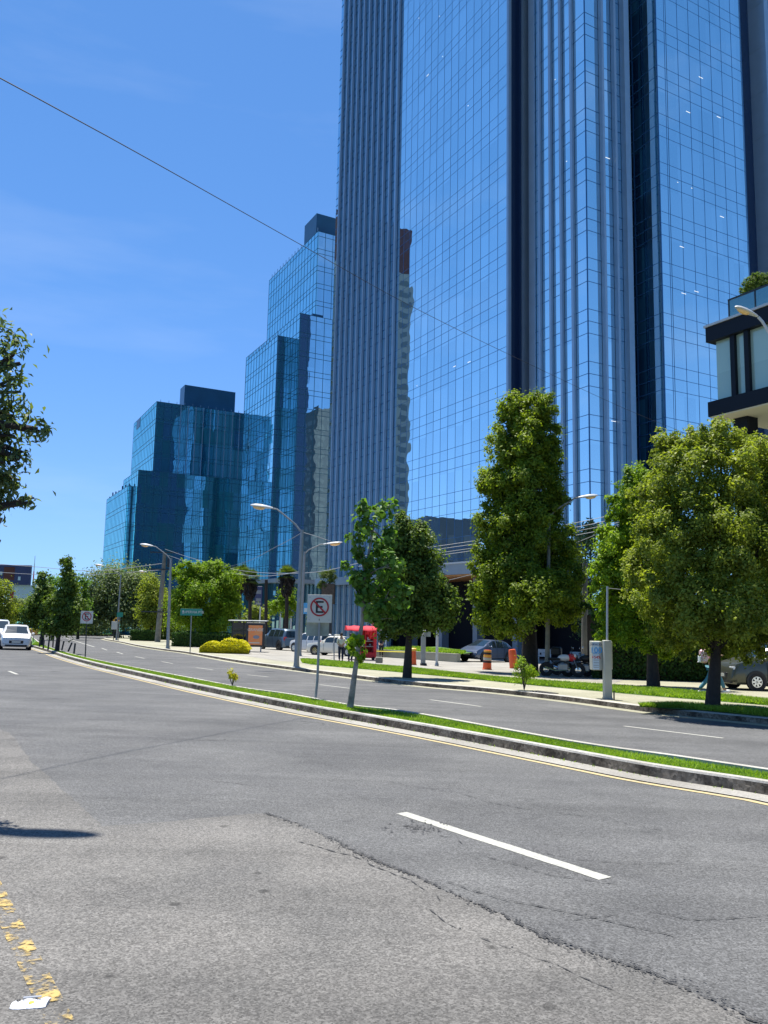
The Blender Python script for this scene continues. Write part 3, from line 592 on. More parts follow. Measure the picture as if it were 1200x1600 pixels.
b = UB(OT); b.bx(39.3, 51.9, 5.95, 41.0, 73.95, 6.1); b.build('canopy_edge', M['white_metal'], T)
b = UB(OT); b.bx(40.1, 74.2, 4.6, uA - .56, 92.3, 5.5); b.build('beam', M['tower_fin'], T)
for v in (55, 61, 67, 73):
    b = UB(OT); b.bx(43.0, v, -2.8, 43.8, v + .7, 5.0); b.build('column', M['tower_pier'], T)
# ceiling lamps glimpsed behind the glass
P('lit_lamp', (1, 1, 1)); q = M['lit_lamp'].node_tree.nodes['Principled BSDF']; q.inputs['Emission Color'].default_value = (1, .97, .9, 1); q.inputs['Emission Strength'].default_value = .5
rng = random.Random(2)
for (px, py, fc) in ((655, 28, 'A'), (687, 25, 'A'), (692, 88, 'A'), (670, 116, 'A'), (732, 165, 'A'), (735, 565, 'A'), (712, 572, 'A'), (652, 603, 'A'), (868, 124, 'C'), (886, 252, 'C'), (946, 246, 'B'), (955, 658, 'B'), (1072, 174, 'E'), (1120, 182, 'E'), (1092, 120, 'E'), (1058, 285, 'E'), (1080, 294, 'E'), (1125, 338, 'E'), (1062, 385, 'E'), (1085, 455, 'E'), (1065, 458, 'E')):
    if fc in 'AC': u = uA if fc == 'A' else uC; v, z = uv_line_u(px, py, u); l = rng.choice((.12, .45)); lm = UB(OT); lm.bx(u - .012, v, z, u - .008, v + l, z + .045)
    else: v = 45.67 if fc == 'B' else 43.15; u, z = uv_line_v(px, py, v); l = rng.choice((.12, .5)); lm = UB(OT); lm.bx(u, v - .012, z, u + l, v - .008, z + .045)
    lm.build('ceiling_lamp', M['lit_lamp'], T)
# ---- middle building: three stepped volumes
def volume(T, org, u0, v0, u1, v1, z0, z1, lm_, fm, floor, bay, sp=1.1, mull='mullion_teal', w=.09, roof=True):
    wall(T, org, 'u', u0, v0, v1, z0, z1, lm_); wall(T, org, 'v', v0, u0 + .3, u1, z0, z1, fm)
    zz = []; z = z1
    while z > z0: zz += [z - .02, z - sp]; z -= floor
    g = UB(org); grid_lines(g, 'u', u0, v0, v1, z0, z1, fr(v0, v1, bay), zz, w); g.build('window_grid', M[mull], T)
    g = UB(org); grid_lines(g, 'v', v0, u0, u1, z0, z1, fr(u0, u1, bay), zz, w); g.build('window_grid', M[mull], T)
    b = UB(org); b.bx(u0 + .32, v0 + .32, z0, u1, v1, z1 - .3); b.bx(u1, v0 + .05, z0, u1 + .2, v1, z1); b.build('roof', M['roof_dark'], T)
uQ, vQ, zQ = uv_Y(469, 489, 157)
B2, O2 = bld('glass_office_block', 'stepped blue green glass office block with dark rooftop box, left of the finned skyscraper', uQ, vQ)
Z2 = uv_line_v(470, 905, vQ)[1]
vP2 = vQ + 4.2; uP, zP = uv_line_v(434, 524, vP2); vPe = uv_line_u(385, 561, uP)[0]
uR, vR, zR = uv_Y(497, 361, 166); vRe = uv_line_u(421, 435, uR)[0]
volume(B2, O2, uP, vP2, uQ + 2, vPe, Z2, zP, 'glass_mid', 'glass_dark', 4.0, 1.8)
volume(B2, O2, uQ, vQ, uQ + 24, vP2 + 30, Z2, zQ, 'glass_mid', 'glass_tower_low', 4.0, 1.8)
volume(B2, O2, uR, vR, uR + 24, vRe, zQ - 6, zR, 'glass_mid', 'glass_tower_low', 4.0, 1.8)
up_, zp_ = uv_line_v(495, 333, vR + 1.5); vpe = uv_line_u(476, 358, up_)[0]
b = UB(O2); b.bx(up_, vR + 1.5, zR - 1, up_ + 20, vpe, zp_); b.build('rooftop_box', M['roof_dark'], B2)
b = UB(O2); b.bx(uP + 1.5, vP2 + 1.5, -8, uQ + 24, vPe - 2, Z2 + .05); b.build('podium', M['glass_dark'], B2)
g = UB(O2); grid_lines(g, 'v', vP2 + 1.5, uP + 1.5, uQ + 20, -6, Z2, fr(uP + 1.5, uQ + 20, .9), [], .18, .3); grid_lines(g, 'u', uP + 1.5, vP2 + 1.5, vPe - 2, -6, Z2, fr(vP2 + 1.5, vPe - 2, .9), [], .18, .3); g.build('podium_fins', M['mullion_teal'], B2)
b = UB(O2); b.bx(uP - .1, vQ - .1, Z2 - .8, uQ + 24, vPe, Z2 - .02); b.build('ledge', M['tower_pier'], B2)
for k in range(16):
    v = vR + 1 + k * (vRe - vR - 2) / 15; b = UB(O2); b.bx(uR + .3, v - .05, zR - .3, uR + .4, v + .05, zR + 1.3); b.build('roof_rod', M['tower_fin'], B2)
for k in range(9):
    v = vP2 + 1 + k * (vPe - vP2 - 2) / 8; b = UB(O2); b.bx(uP + .3, v - .05, zP - .3, uP + .4, v + .05, zP + 1.2); b.build('roof_rod', M['tower_fin'], B2)
b = UB(O2); b.bx(uQ + 3.2, vQ + 1, zQ - .3, uQ + 5.6, vQ + 2.6, zQ + .9); b.build('roof_unit', M['roof_dark'], B2)
# ---- far teal building
uU, vU, zU = uv_Y(245, 627, 190)
B3, O3 = bld('teal_glass_building', 'lower dark teal glass building with a side wing, leftmost of the glass blocks', uU, vU)
vUe = uv_line_u(209.5, 662, uU)[0]
vL = vU - 8; uL, zL = uv_line_v(216.5, 734, vL)
volume(B3, O3, uU, vU, uU + 26, vUe, zL - 4, zU, 'glass_teal', 'glass_dark', 4.3, 1.9, w=.10)
volume(B3, O3, uL, vL, uU + 23, vU + 10, -10, zL, 'glass_teal', 'glass_dark', 4.3, 1.9, w=.10)
vW = vU - 2; uW, zW = uv_line_v(199.6, 759, vW); vWe = uv_line_u(167.5, 773, uW)[0]
volume(B3, O3, uW, vW, uL - .2, vWe, -10, zW, 'glass_teal', 'glass_dark', 4.3, 1.9, w=.10)
uX, zX = uv_line_v(289, 601, vU + 3); uX2 = uv_line_v(368, 612, vU + 3)[0]; vXe = uv_line_u(281.5, 615, uX)[0]
b = UB(O3); b.bx(uX, vU + 3, zU - 1, uX2, vXe, zX); b.build('rooftop_box', M['roof_dark'], B3)
va0, zz0 = uv_line_u(211, 695, uU - .02); va1, zz1 = uv_line_u(218.5, 664, uU - .02)
b = UB(O3); b.bx(uU - .06, va1, zz0 + 4, uU - .02, va0 - 1, zz1 + 2); b.build('dark_opening', M['slot_dark'], B3)
for k in range(7):
    v = vW + 1 + k * (vWe - vW - 2) / 6; b = UB(O3); b.bx(uW + .4, v - .12, zW - .3, uW + .7, v + .12, zW + .7 + (k % 3) * .3); b.build('roof_unit', M['roof_dark'], B3)
for k in range(12):
    u = uU + 1 + k * 2; b = UB(O3); b.bx(u, vU + .4, zU - .3, u + .1, vU + .5, zU + .7); b.build('roof_rod', M['tower_fin'], B3)
# light fins on the upper front
g = UB(O3)
for u in fr(uU + 6, uU + 25, 2.0): g.bx(u - .06, vU - .3, zL, u + .06, vU - .04, zU)
g.build('window_fins', M['tower_fin'], B3)
# ---- terrace building at the right edge
uT, vT, zT = uv_Y(1102, 510, 34)
BT, OTt = bld('terrace_building', 'modern building with black fascia bands, greenish glazing and a roof terrace at the right edge', uT, vT)
zb1 = uv_line_u(1104.5, 652, uT)[1]; zf = uv_line_u(1104, 535, uT)[1]; zs = uv_line_u(1104.5, 629, uT)[1]
v1 = vT - 22
b = UB(OTt); b.bx(uT, v1, zf, uT + 14, vT, zT - .08); b.build('fascia', M['facade_black'], BT)
b = UB(OTt); b.bx(uT - .06, v1, zT - .08, uT + 14, vT + .06, zT + .02); b.build('coping', M['white_metal'], BT)
b = UB(OTt); b.bx(uT, v1, zb1, uT + 14, vT, zs); b.build('fascia', M['facade_black'], BT)
b = UB(OTt); b.bx(uT + .05, v1, zb1 - .05, uT + 14, vT - .05, zb1 - .002); b.build('soffit', M['soffit'], BT)
b = UB(OTt); b.bx(uT + .3, v1, zs, uT + .4, vT - .3, zf); b.build('glazing', M['glass_green'], BT)
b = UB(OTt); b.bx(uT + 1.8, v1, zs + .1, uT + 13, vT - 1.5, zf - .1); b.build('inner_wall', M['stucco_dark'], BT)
for p0, p1 in ((1139, 1146), (1161, 1168)):
    a0 = uv_line_u(p0, 590, uT)[0]; a1 = uv_line_u(p1, 590, uT)[0]; b = UB(OTt); b.bx(uT + .12, a1, zs, uT + .29, a0, zf); b.build('frame_post', M['facade_black'], BT)
for k in range(1, 6):
    b = UB(OTt); b.bx(uT + .12, vT - 6 - k * 2.4, zs, uT + .29, vT - 5.8 - k * 2.4, zf); b.build('frame_post', M['facade_black'], BT)
vg = uv_line_u(1130, 490, uT)[0]
b = UB(OTt); b.bx(uT + .35, v1, zT + .02, uT + .38, vg, zT + .92); b.build('rail_glass', M['glass_rail'], BT)
b = UB(OTt); b.bx(uT + .32, v1, zT + .93, uT + .41, vg, zT + .99); b.build('rail', M['dark_metal'], BT)
for k in range(6): b = UB(OTt); b.bx(uT + .33, vg - .06 - k * 1.3, zT + .02, uT + .40, vg - k * 1.3, zT + .93); b.build('rail_post', M['dark_metal'], BT)
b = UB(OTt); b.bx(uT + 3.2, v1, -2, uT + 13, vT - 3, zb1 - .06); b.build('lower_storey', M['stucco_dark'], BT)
b = UB(OTt); b.bx(uT + 3.0, v1, zb1 - 3.6, uT + 3.15, vT - 3.2, zb1 - .35); b.build('glazing', M['glass_green'], BT)
for k in range(7): b = UB(OTt); b.bx(uT + 2.9, vT - 3.4 - k * 2.1, zb1 - 3.7, uT + 3.02, vT - 3.25 - k * 2.1, zb1 - .3); b.build('frame_post', M['facade_black'], BT)
b = UB(OTt); b.bx(uT + 1.0, vT - 1.2, -2, uT + 1.7, vT - .5, zb1 - .06); b.build('pillar', M['facade_black'], BT)
# topiary ball on the terrace, in a planter
tb = W(uT + 1.4, uv_line_u(1183, 460, uT + 1.4)[0], zT + .02)
o = thing('topiary_bush', 'round clipped bush in a dark planter on the roof terrace behind the glass rail', 'bush', tb)
MB().box(-.55, -.55, 0, .55, .55, .45, bevel=.03).build('planter', M['dark_metal'], o)
MB().tube([(0, 0, .4), (0, 0, 1.2)], .05).build('stem', M['bark'], o)
p_, n_, v_ = lobe_leaves([(0, 0, 1.42, .62, .62, .66)], 16000, 41, clump=.07, k=420); leafmesh('foliage', p_, n_, .055, M['leaf_mid'], o, 4, .7)
# ---- buildings mirrored in the glass (across the avenue, outside the frame)
def apartment(name, label, x, y, rz, w_, d_, h, mat, top=None, toph=0, floors=3.2):
    o = thing(name, label, 'building', (x, y, gz(x, y) - .5), rz)
    MB().box(-w_ / 2, -d_ / 2, 0, w_ / 2, d_ / 2, h - toph).build('wall', M[mat], o)
    if top: MB().box(-w_ / 2 + .1, -d_ / 2 + .1, h - toph, w_ / 2 - .1, d_ / 2 - .1, h).build('upper_wall', M[top], o)
    wn = MB(); bl = MB(); z = 2.0
    while z < h - toph - 3:
        for sx in range(int(w_ / 4)):
            x0 = -w_ / 2 + 1 + sx * 4; wn.box(x0, -d_ / 2 - .04, z, x0 + 2.4, -d_ / 2 - .005, z + 1.7); wn.box(x0, d_ / 2 + .005, z, x0 + 2.4, d_ / 2 + .04, z + 1.7)
        for sy in range(int(d_ / 4)):
            y0 = -d_ / 2 + 1 + sy * 4; wn.box(w_ / 2 + .005, y0, z, w_ / 2 + .04, y0 + 2.4, z + 1.7); wn.box(-w_ / 2 - .04, y0, z, -w_ / 2 - .005, y0 + 2.4, z + 1.7)
        bl.box(w_ / 2 + .05, -d_ / 2, z - .9, w_ / 2 + 1.1, d_ / 2 - 2, z - .65); z += floors
    nf = len(wn.v) // 8
    for i in range(min(nf, 99)): MB().add(wn.v[i * 8:i * 8 + 8], [tuple(j - i * 8 for j in f) for f in wn.f[i * 6:i * 6 + 6]]).build('window', M['window_dull'], o)
    if nf > 99: rest = MB(); rest.v = wn.v[99 * 8:]; rest.f = [tuple(j - 99 * 8 for j in f) for f in wn.f[99 * 6:]]; rest.m = [0] * len(rest.f); tag(rest.build('windows', M['window_dull'], o), None, None, None, 'stuff')
    for i in range(len(bl.v) // 8): MB().add(bl.v[i * 8:i * 8 + 8], [tuple(j - i * 8 for j in f) for f in bl.f[i * 6:i * 6 + 6]]).build('balcony', M[mat], o)
    return o
def refl(px, py_top, u0, dist):
    """where a ray through the pixel, mirrored in the plane u=u0, arrives after dist metres"""
    d = ray(px, 700); t = u0 / float(d[:2] @ vb); p = d[:2] * t; n = vb; r = d[:2] - 2 * float(d[:2] @ n) * n; r /= np.linalg.norm(r); q = p + r * dist
    e = ray(px, py_top); tot = float(np.linalg.norm(p)) + dist; return q, 1.6 + tot * e[2] / float(np.linalg.norm(e[:2]))
q, hh = refl(556, 362, uA, 142)
apartment('apartment_tower', 'tall grey apartment tower with a brick red crown, seen reflected in the skyscraper glass', q[0], q[1], rad(30), 25, 20, hh + 4, 'stucco', 'brick_red', 15)
q, hh = refl(682, 812, uA, 80)
apartment('small_apartment_house', 'low grey house with balconies, seen as a reflection at the foot of the skyscraper glass', q[0], q[1], rad(28), 12, 13, hh + 3, 'stucco_dark')
def reflv(px, py_top, v0, dist):
    d = ray(px, 700); t = v0 / float(d[:2] @ va); p = d[:2] * t; n = va; r = d[:2] - 2 * float(d[:2] @ n) * n; r /= np.linalg.norm(r); q = p + r * dist
    e = ray(px, py_top); tot = float(np.linalg.norm(p)) + dist; return q, 1.6 + tot * e[2] / float(np.linalg.norm(e[:2]))
q, hh = reflv(516, 635, vQ, 130)
apartment('dark_office_tower', 'dark office tower seen as a reflection in the stepped glass block', q[0], q[1], rad(28), 22, 22, hh, 'stucco_dark')
# ------------------------------------------------------------------ signs
def up_frame(base, rz=0): return base
def ring(mb, c, r0, r1, y, n=40, mi=0, th=.004):
    P_ = []; F = []
    for k in range(n):
        t = 2 * math.pi * k / n
        for r in (r0, r1):
            for yy in (y, y - th): P_.append((c[0] + r * math.cos(t), yy, c[1] + r * math.sin(t)))
    for k in range(n):
        a = k * 4; b = ((k + 1) % n) * 4; F += [(a + 1, a + 3, b + 3, b + 1), (a + 2, a, b, b + 2), (a, a + 1, b + 1, b), (a + 3, a + 2, b + 2, b + 3)]
    mb.add(P_, F, mi)
def noparking(label, base, toppx, Y, wpx, hpx, bent=0.0, backplate=False, pole_col='galv', rz=0.0):
    base = Vector(base); o = thing('no_parking_sign', label, 'sign', base, 0, 'no parking signs along the avenue')
    c = pt(toppx[0], toppx[1], Y) - base; s = Y / FPX; w_, h_ = wpx * s, hpx * s
    o_ = (c.x, c.y, c.z)
    mb = MB(); mb.tube([(0, 0, 0), (bent, 0, .5 * c.z * .35), (c.x * .7 + bent * .6, c.y * .6, c.z * .6), (c.x, c.y + .03, c.z + h_ * .4)], .03, 8); mb.build('pole', M[pole_col], o, True)
    a = MB(); a.box(-w_ / 2, -.006, -h_ / 2, w_ / 2, .006, h_ / 2, bevel=.002); p = a.build('panel', M['sign_white'], o); p.location = (c.x, c.y - .03, c.z); p.rotation_euler = (0, 0, rz)
    R_ = w_ * .38; cz = h_ * .06
    e = MB(); k = w_ / .62
    e.box(-.095 * k, -.012, cz - .15 * k, -.045 * k, -.009, cz + .15 * k); e.box(-.0445 * k, -.012, cz + .105 * k, .10 * k, -.009, cz + .15 * k); e.box(-.0445 * k, -.012, cz - .02 * k, .075 * k, -.009, cz + .025 * k); e.box(-.0445 * k, -.012, cz - .15 * k, .10 * k, -.009, cz - .105 * k); 
    e.box(-.008 * k, -.012, -h_ * .43, .008 * k, -.009, -h_ * .36)
    q = e.build('letter', M['black'], p)
    r_ = MB(); ring(r_, (0, cz), R_ * .84, R_, -.013)
    d = Vector((math.cos(rad(-45)), 0, math.sin(rad(-45)))); n_ = Vector((d.z, 0, -d.x)) * R_ * .085; cc = Vector((0, -.0135, cz)); A = cc - d * R_ * .86; B = cc + d * R_ * .86
    r_.prism([A - n_, A + n_, B + n_, B - n_], (0, -.004, 0)); r_.build('prohibition_ring', M['sign_red'], p)
    for x in (-.4, .4):
        for z in (-.4, .4): MB().lathe((x * w_, -.01, z * h_), [(.012, 0), (.012, .006)], 8, axis='y').build('bolt', M['steel'], p)
    if backplate:
        b = MB().box(-w_ / 2 - .02, .0, -h_ * .98, w_ / 2 - .06, .01, -h_ * .47, bevel=.002).build('back_plate', M['sign_back'], o); b.location = (c.x, c.y + .06, c.z)
    return o
def atb(px, py, h=KH): p = at(px, py, h=h); return p
b0 = atb(493, 1090); noparking('nearest and largest no parking sign, on the median with a greenish plate behind', b0, (499.5, 951), b0.y, 38, 43, bent=.03, backplate=True)
b0 = atb(133, 1026); noparking('mid-sized no parking sign on a thin dark pole at the far left of the median', b0, (136, 964.5), b0.y, 19, 19, pole_col='dark_metal')
b0 = atb(52, 1003); noparking('small distant no parking sign with a grey plate beneath, near the white car', b0, (55.5, 964), 80, 13.5, 12.5, backplate=True, pole_col='dark_metal')
b0 = at(587, 1031, h=.15); noparking('no parking sign on a red pole beside the red food cart', b0, (588.5, 977.5), b0.y - 1, 16.5, 18, pole_col='red')
# street name sign
b0 = at(297, 1019, h=.15); o = thing('street_name_sign', 'green street name sign with white arrow and lettering on a thin pole', 'sign', b0)
c = pt(299, 956.5, b0.y) - b0; s = b0.y / FPX
MB().tube([(0, 0, 0), (c.x, .03, c.z + .2)], .035, 8).build('pole', M['galv'], o, True)
p = MB().box(-17 * s, -.01, -5.2 * s, 17 * s, .01, 5.2 * s, bevel=.003).build('panel', M['sign_green'], o); p.location = c
def text(txt, size, parent, loc, mat, name='lettering', rz=0, align='CENTER', ext=.002):
    f = bpy.data.curves.new(name, 'FONT'); f.body = txt; f.size = size; f.align_x = align; f.align_y = 'CENTER'; f.extrude = ext; f.offset = .003 * size / .3
    t0 = bpy.data.objects.new('tmp', f); col.objects.link(t0); bpy.context.view_layer.update()
    me = bpy.data.meshes.new_from_object(t0.evaluated_get(bpy.context.evaluated_depsgraph_get())); bpy.data.objects.remove(t0); bpy.data.curves.remove(f)
    me.name = name; me.materials.clear(); me.materials.append(M[mat]); t = bpy.data.objects.new(name, me); col.objects.link(t); t.parent = parent; t.location = loc; t.rotation_euler = (rad(90), 0, rz); return t
text('SUPERVIA PTE', .245, p, (2.6 * s, -.016, 0), 'sign_white')
MB().prism([(-13.2 * s, -.012, -.13), (-12 * s, -.012, -.13), (-12 * s, -.012, .0), (-10.9 * s, -.012, .0), (-12.6 * s, -.012, .15), (-14.3 * s, -.012, .0), (-13.2 * s, -.012, .0)], (0, -.006, 0)).build('arrow', M['sign_white'], p)
b0 = at(182, 1000, h=.15); o = thing('warning_sign', 'yellow diamond warning sign on a pole by the far street corner', 'sign', b0); s = b0.y / FPX; c = pt(181.5, 969.5, b0.y) - b0
MB().tube([(0, 0, 0), (0, 0, c.z + 1.0)], .05, 6).build('pole', M['galv'], o)
p = MB().prism([(c.x + 5.2 * s, -.08, c.z), (c.x, -.08, c.z + 5.2 * s), (c.x - 5.2 * s, -.08, c.z), (c.x, -.08, c.z - 5.2 * s)], (0, .02, 0)).build('diamond', M['yellow_plastic'], o)
MB().box(c.x - .12, -.1, c.z - .18, c.x + .12, -.085, c.z + .18).build('symbol', M['black'], o)
b0 = at(177, 1000, h=.15); o = thing('information_board', 'small white board standing behind the yellow diamond sign at the far corner', 'sign', b0)
MB().box(-.35, 0, 1.3, .35, .04, 2.3, bevel=.01).build('panel', M['sign_white'], o); MB().tube([(0, .05, 0), (0, .05, 1.4)], .05, 6).build('pole', M['dark_metal'], o)
b0 = at(185, 1001, h=.15); o = thing('green_street_plate', 'small green street plate mounted above the yellow diamond sign', 'sign', b0 + Vector((0, 0, 0))); c = pt(185, 960, b0.y) - b0
MB().tube([(0, 0, 0), (0, 0, c.z + .2)], .04, 6).build('pole', M['galv'], o); MB().box(-.36, -.06, c.z - .3, .36, -.045, c.z + .25).build('panel', M['sign_green'], o)
# ------------------------------------------------------------------ poles, lamps, cables
def streetlamp(label, base, toppx, headpx, Y, mat='galv', r0=.09, head=1.0, hy=0.0, arm_r=.035, curve=.5, flat=False, name='street_lamp', tilt=7):
    base = Vector(base); o = thing(name, label, 'street lamp', base, 0, 'street lamps'); top = pt(*toppx, Y) - base; hd = pt(*headpx, Y + hy) - base
    mb = MB(); mb.tube([(0, 0, 0), (0, 0, .25), top * .5, top], [r0 * 1.25, r0, r0 * .82, r0 * .6], 12); mb.build('pole', M[mat], o, True)
    MB().box(-.2, -.2, -.02, .2, .2, .03, bevel=.01).build('base_plate', M[mat], o)
    d = hd - top; dn = Vector((d.x, d.y, 0)).normalized(); L_ = Vector((d.x, d.y, 0)).length
    tip = hd - dn * head * .52 * math.cos(rad(tilt)) - Vector((0, 0, head * .52 * math.sin(rad(tilt)))); mid = top.lerp(tip, .72) + Vector((0, 0, abs(d.z) * .16 * curve))
    pts_ = [top + Vector((0, 0, -.15)), top.lerp(mid, .33), top.lerp(mid, .7), mid, mid.lerp(tip, .55) + Vector((0, 0, .05)), tip + Vector((0, 0, .0))]
    MB().tube(pts_, [arm_r * 1.1] * 3 + [arm_r] * 3, 8).build('arm', M[mat], o, True)
    # luminaire
    rot = Matrix.Rotation(math.atan2(dn.y, dn.x), 3, 'Z') @ Matrix.Rotation(-rad(tilt), 3, 'Y'); hb = MB(); n = 12; prof = [(-.5, .05, .05), (-.38, .09, .075), (-.2, .15, .10), (.05, .185, .12), (.3, .17, .105), (.43, .11, .07), (.5, .03, .03)]
    Pp = []; F = []
    for (x, ry, rz_) in prof:
        for k in range(n):
            t = 2 * math.pi * k / n; z = math.sin(t) * rz_; z = z if z > 0 else z * (.35 if not flat else .2)
            if flat: z = z * .6
            Pp.append(rot @ Vector((x * head, ry * math.cos(t) * head, z * head)) + hd)
    for i in range(len(prof) - 1):
        for k in range(n): F.append((i * n + k, i * n + (k + 1) % n, (i + 1) * n + (k + 1) % n, (i + 1) * n + k))
    F += [tuple(range(n)), tuple(range((len(prof) - 1) * n, len(prof) * n))]
    hb.add(Pp, F); hb.build('lamp_head', M['white_metal'], o, True)
    MB().ell(hd + rot @ Vector((.12 * head, 0, -.04 * head)), (.27 * head, .145 * head, .10 * head), 14, 8, rot=rot).build('lens', M['lamp_lens'], o, True)
    return o
b0 = at(463, 1043, h=.13); streetlamp('tall grey street lamp with a long arm to the left, nearest on the far sidewalk', b0, (472, 828), (409, 792), b0.y, head=1.05, r0=.12)
b0 = at(468, 1025, h=.15); streetlamp('street lamp with a short arm to the right, standing just behind the tallest lamp', b0, (476, 862), (520, 849), b0.y, head=1.35, r0=.13, flat=True)
b0 = at(262, 1013, h=.15); streetlamp('street lamp with arm to the left beside the concrete utility pole', b0, (267, 872), (229, 852), b0.y, head=1.1, r0=.14)
b0 = at(182, 1000, h=.15); streetlamp('far street lamp whose arm reaches left over the road before the domed tree', b0, (189, 898), (155, 883), b0.y, head=1.1, r0=.13)
b0 = at(238, 1000, h=.15); streetlamp('street lamp half hidden in the olive tree, only its short arm showing', b0, (236, 910), (223, 893), b0.y, head=1.1, r0=.12)
b0 = at(855, 1056, h=.15); streetlamp('concrete lamp pole in the conical tree with its arm reaching right', b0, (858, 803), (919, 776), b0.y + 1.4, mat='pole_concrete', head=.95, r0=.115, curve=.3)
b0 = pt(1262, 1085, 24); b0.z = gz(b0.x, b0.y) + .15; streetlamp('street lamp with amber lens entering at the right edge over the terrace building', b0, (1240, 580), (1166, 487), 24, head=.78, r0=.1, arm_r=.045, mat='white_metal', curve=.1, tilt=24)
# lamp high on the left whose head shadows the road
gsh = at(66, 1304); hh_ = 12.5; hp = gsh + Vector((SD.x / SD.z * hh_, SD.y / SD.z * hh_, hh_))
o = thing('street_lamp', 'street lamp above the frame that casts the thin shadow on the road', 'street lamp', (hp.x - 3.6, hp.y - .4, gz(hp.x - 3.6, hp.y - .4)), 0, 'street lamps')
l0 = Vector(o.location); MB().tube([(0, 0, 0), (0, 0, hh_ + .2)], [.12, .07], 10).build('pole', M['galv'], o, True)
MB().tube([(0, 0, hh_ + .1), (1.5, .15, hh_ + .3), tuple(hp - l0 - Vector((.35, 0, 0)))], .035, 8).build('arm', M['galv'], o, True)
MB().ell(hp - l0, (.46, .15, .09), 14, 8).build('lamp_head', M['white_metal'], o, True)
# utility poles
b0 = at(246, 1003, h=.15); o = thing('utility_pole', 'leaning concrete utility pole with two crossarms by the bright green tree', 'utility pole', b0); tpv = pt(257.5, 862, b0.y) - b0
MB().tube([(0, 0, 0), tpv], [.34, .2], 10).build('pole', M['pole_concrete'], o, True)
for f_, w_ in ((.99, 1.7), (.80, 1.5), (.33, 2.2)): q = tpv * f_; MB().box(q.x - w_, q.y - .3, q.z - .07, q.x + w_, q.y - .2, q.z + .07).build('crossarm', M['dark_metal'], o)
q = tpv * .9; MB().lathe((q.x + .75, q.y - .2, q.z - .8), [(.3, 0), (.33, .1), (.33, 1.0), (.25, 1.15)], 12).build('transformer', M['dark_metal'], o, True)
b0 = at(914, 1051, h=.15); o = thing('utility_pole', 'pale round pole behind the parked motorcycles, rising into the trees', 'utility pole', b0); MB().tube([(0, 0, 0), pt(914, 880, b0.y) - b0], [.2, .13], 10).build('pole', M['pole_concrete'], o, True)
q = pt(914, 905, b0.y) - b0; MB().box(q.x - .9, q.y - .05, q.z - .06, q.x + .9, q.y + .05, q.z + .06).build('crossarm', M['dark_metal'], o)
def cable(label, pts_, r=.012, mat='cable'):
    n = len(pts_); mb = MB(); w_ = dens([pt(*p) for p in pts_], 1.2); mb.tube(w_, r, 5); return tag(mb.build('overhead_cable', M[mat]), label, 'cable', 'overhead cables')
cable('long black overhead cable crossing the sky from top left down across the skyscraper', [(-60, 92, 9), (0, 122, 9.7), (120, 187, 11.3), (240, 253, 13.5), (480, 388, 20), (640, 477, 26), (800, 556, 33), (980, 640, 42), (1110, 692, 50)], .009)
for k, (y0, y1, y2, r) in enumerate(((846, 822, 801, .016), (851, 829, 808, .016), (857, 835, 815, .014), (861, 841, 822, .016))):
    cable(('top', 'second', 'third', 'fourth')[k] + ' wire of the group strung across the conical tree', [(560, y0 + 24, 42), (735, y0, 40.5), (880, y1 - 1, 39), (1000, y2 - 6, 38)], r, 'wire_grey')
cable('lowest slack wire crossing the conical tree, steeper than the others', [(620, 925, 43), (740, 897, 41), (880, 856, 39), (1010, 800, 38)], .012, 'wire_grey')
cable('thin wire running low across the sky at far left', [(-20, 880, 95), (60, 886, 96), (150, 892, 97), (257, 880, 98.5)], .03, 'wire_grey')
cable('second thin wire low across the sky at far left', [(-20, 893, 95), (70, 898, 96), (160, 897, 97), (257, 890, 98.5)], .03, 'wire_grey')
cable('wire sagging right from the leaning utility pole over the bright green tree', [(258, 858, 98), (300, 872, 90), (380, 892, 75), (480, 895, 62), (560, 880, 55)], .022, 'wire_grey')
cable('lower wire from the leaning utility pole to the right', [(258, 866, 98), (320, 886, 85), (400, 900, 70), (470, 893, 62)], .022, 'wire_grey')
cable('wire from the tall lamp down to the left through the far street', [(472, 832, 41), (430, 855, 50), (370, 882, 70), (270, 905, 98)], .016, 'wire_grey')
cable('short wire from the tall lamp to the lamp behind it', [(474, 832, 41), (500, 840, 50), (520, 847, 62)], .02, 'wire_grey')
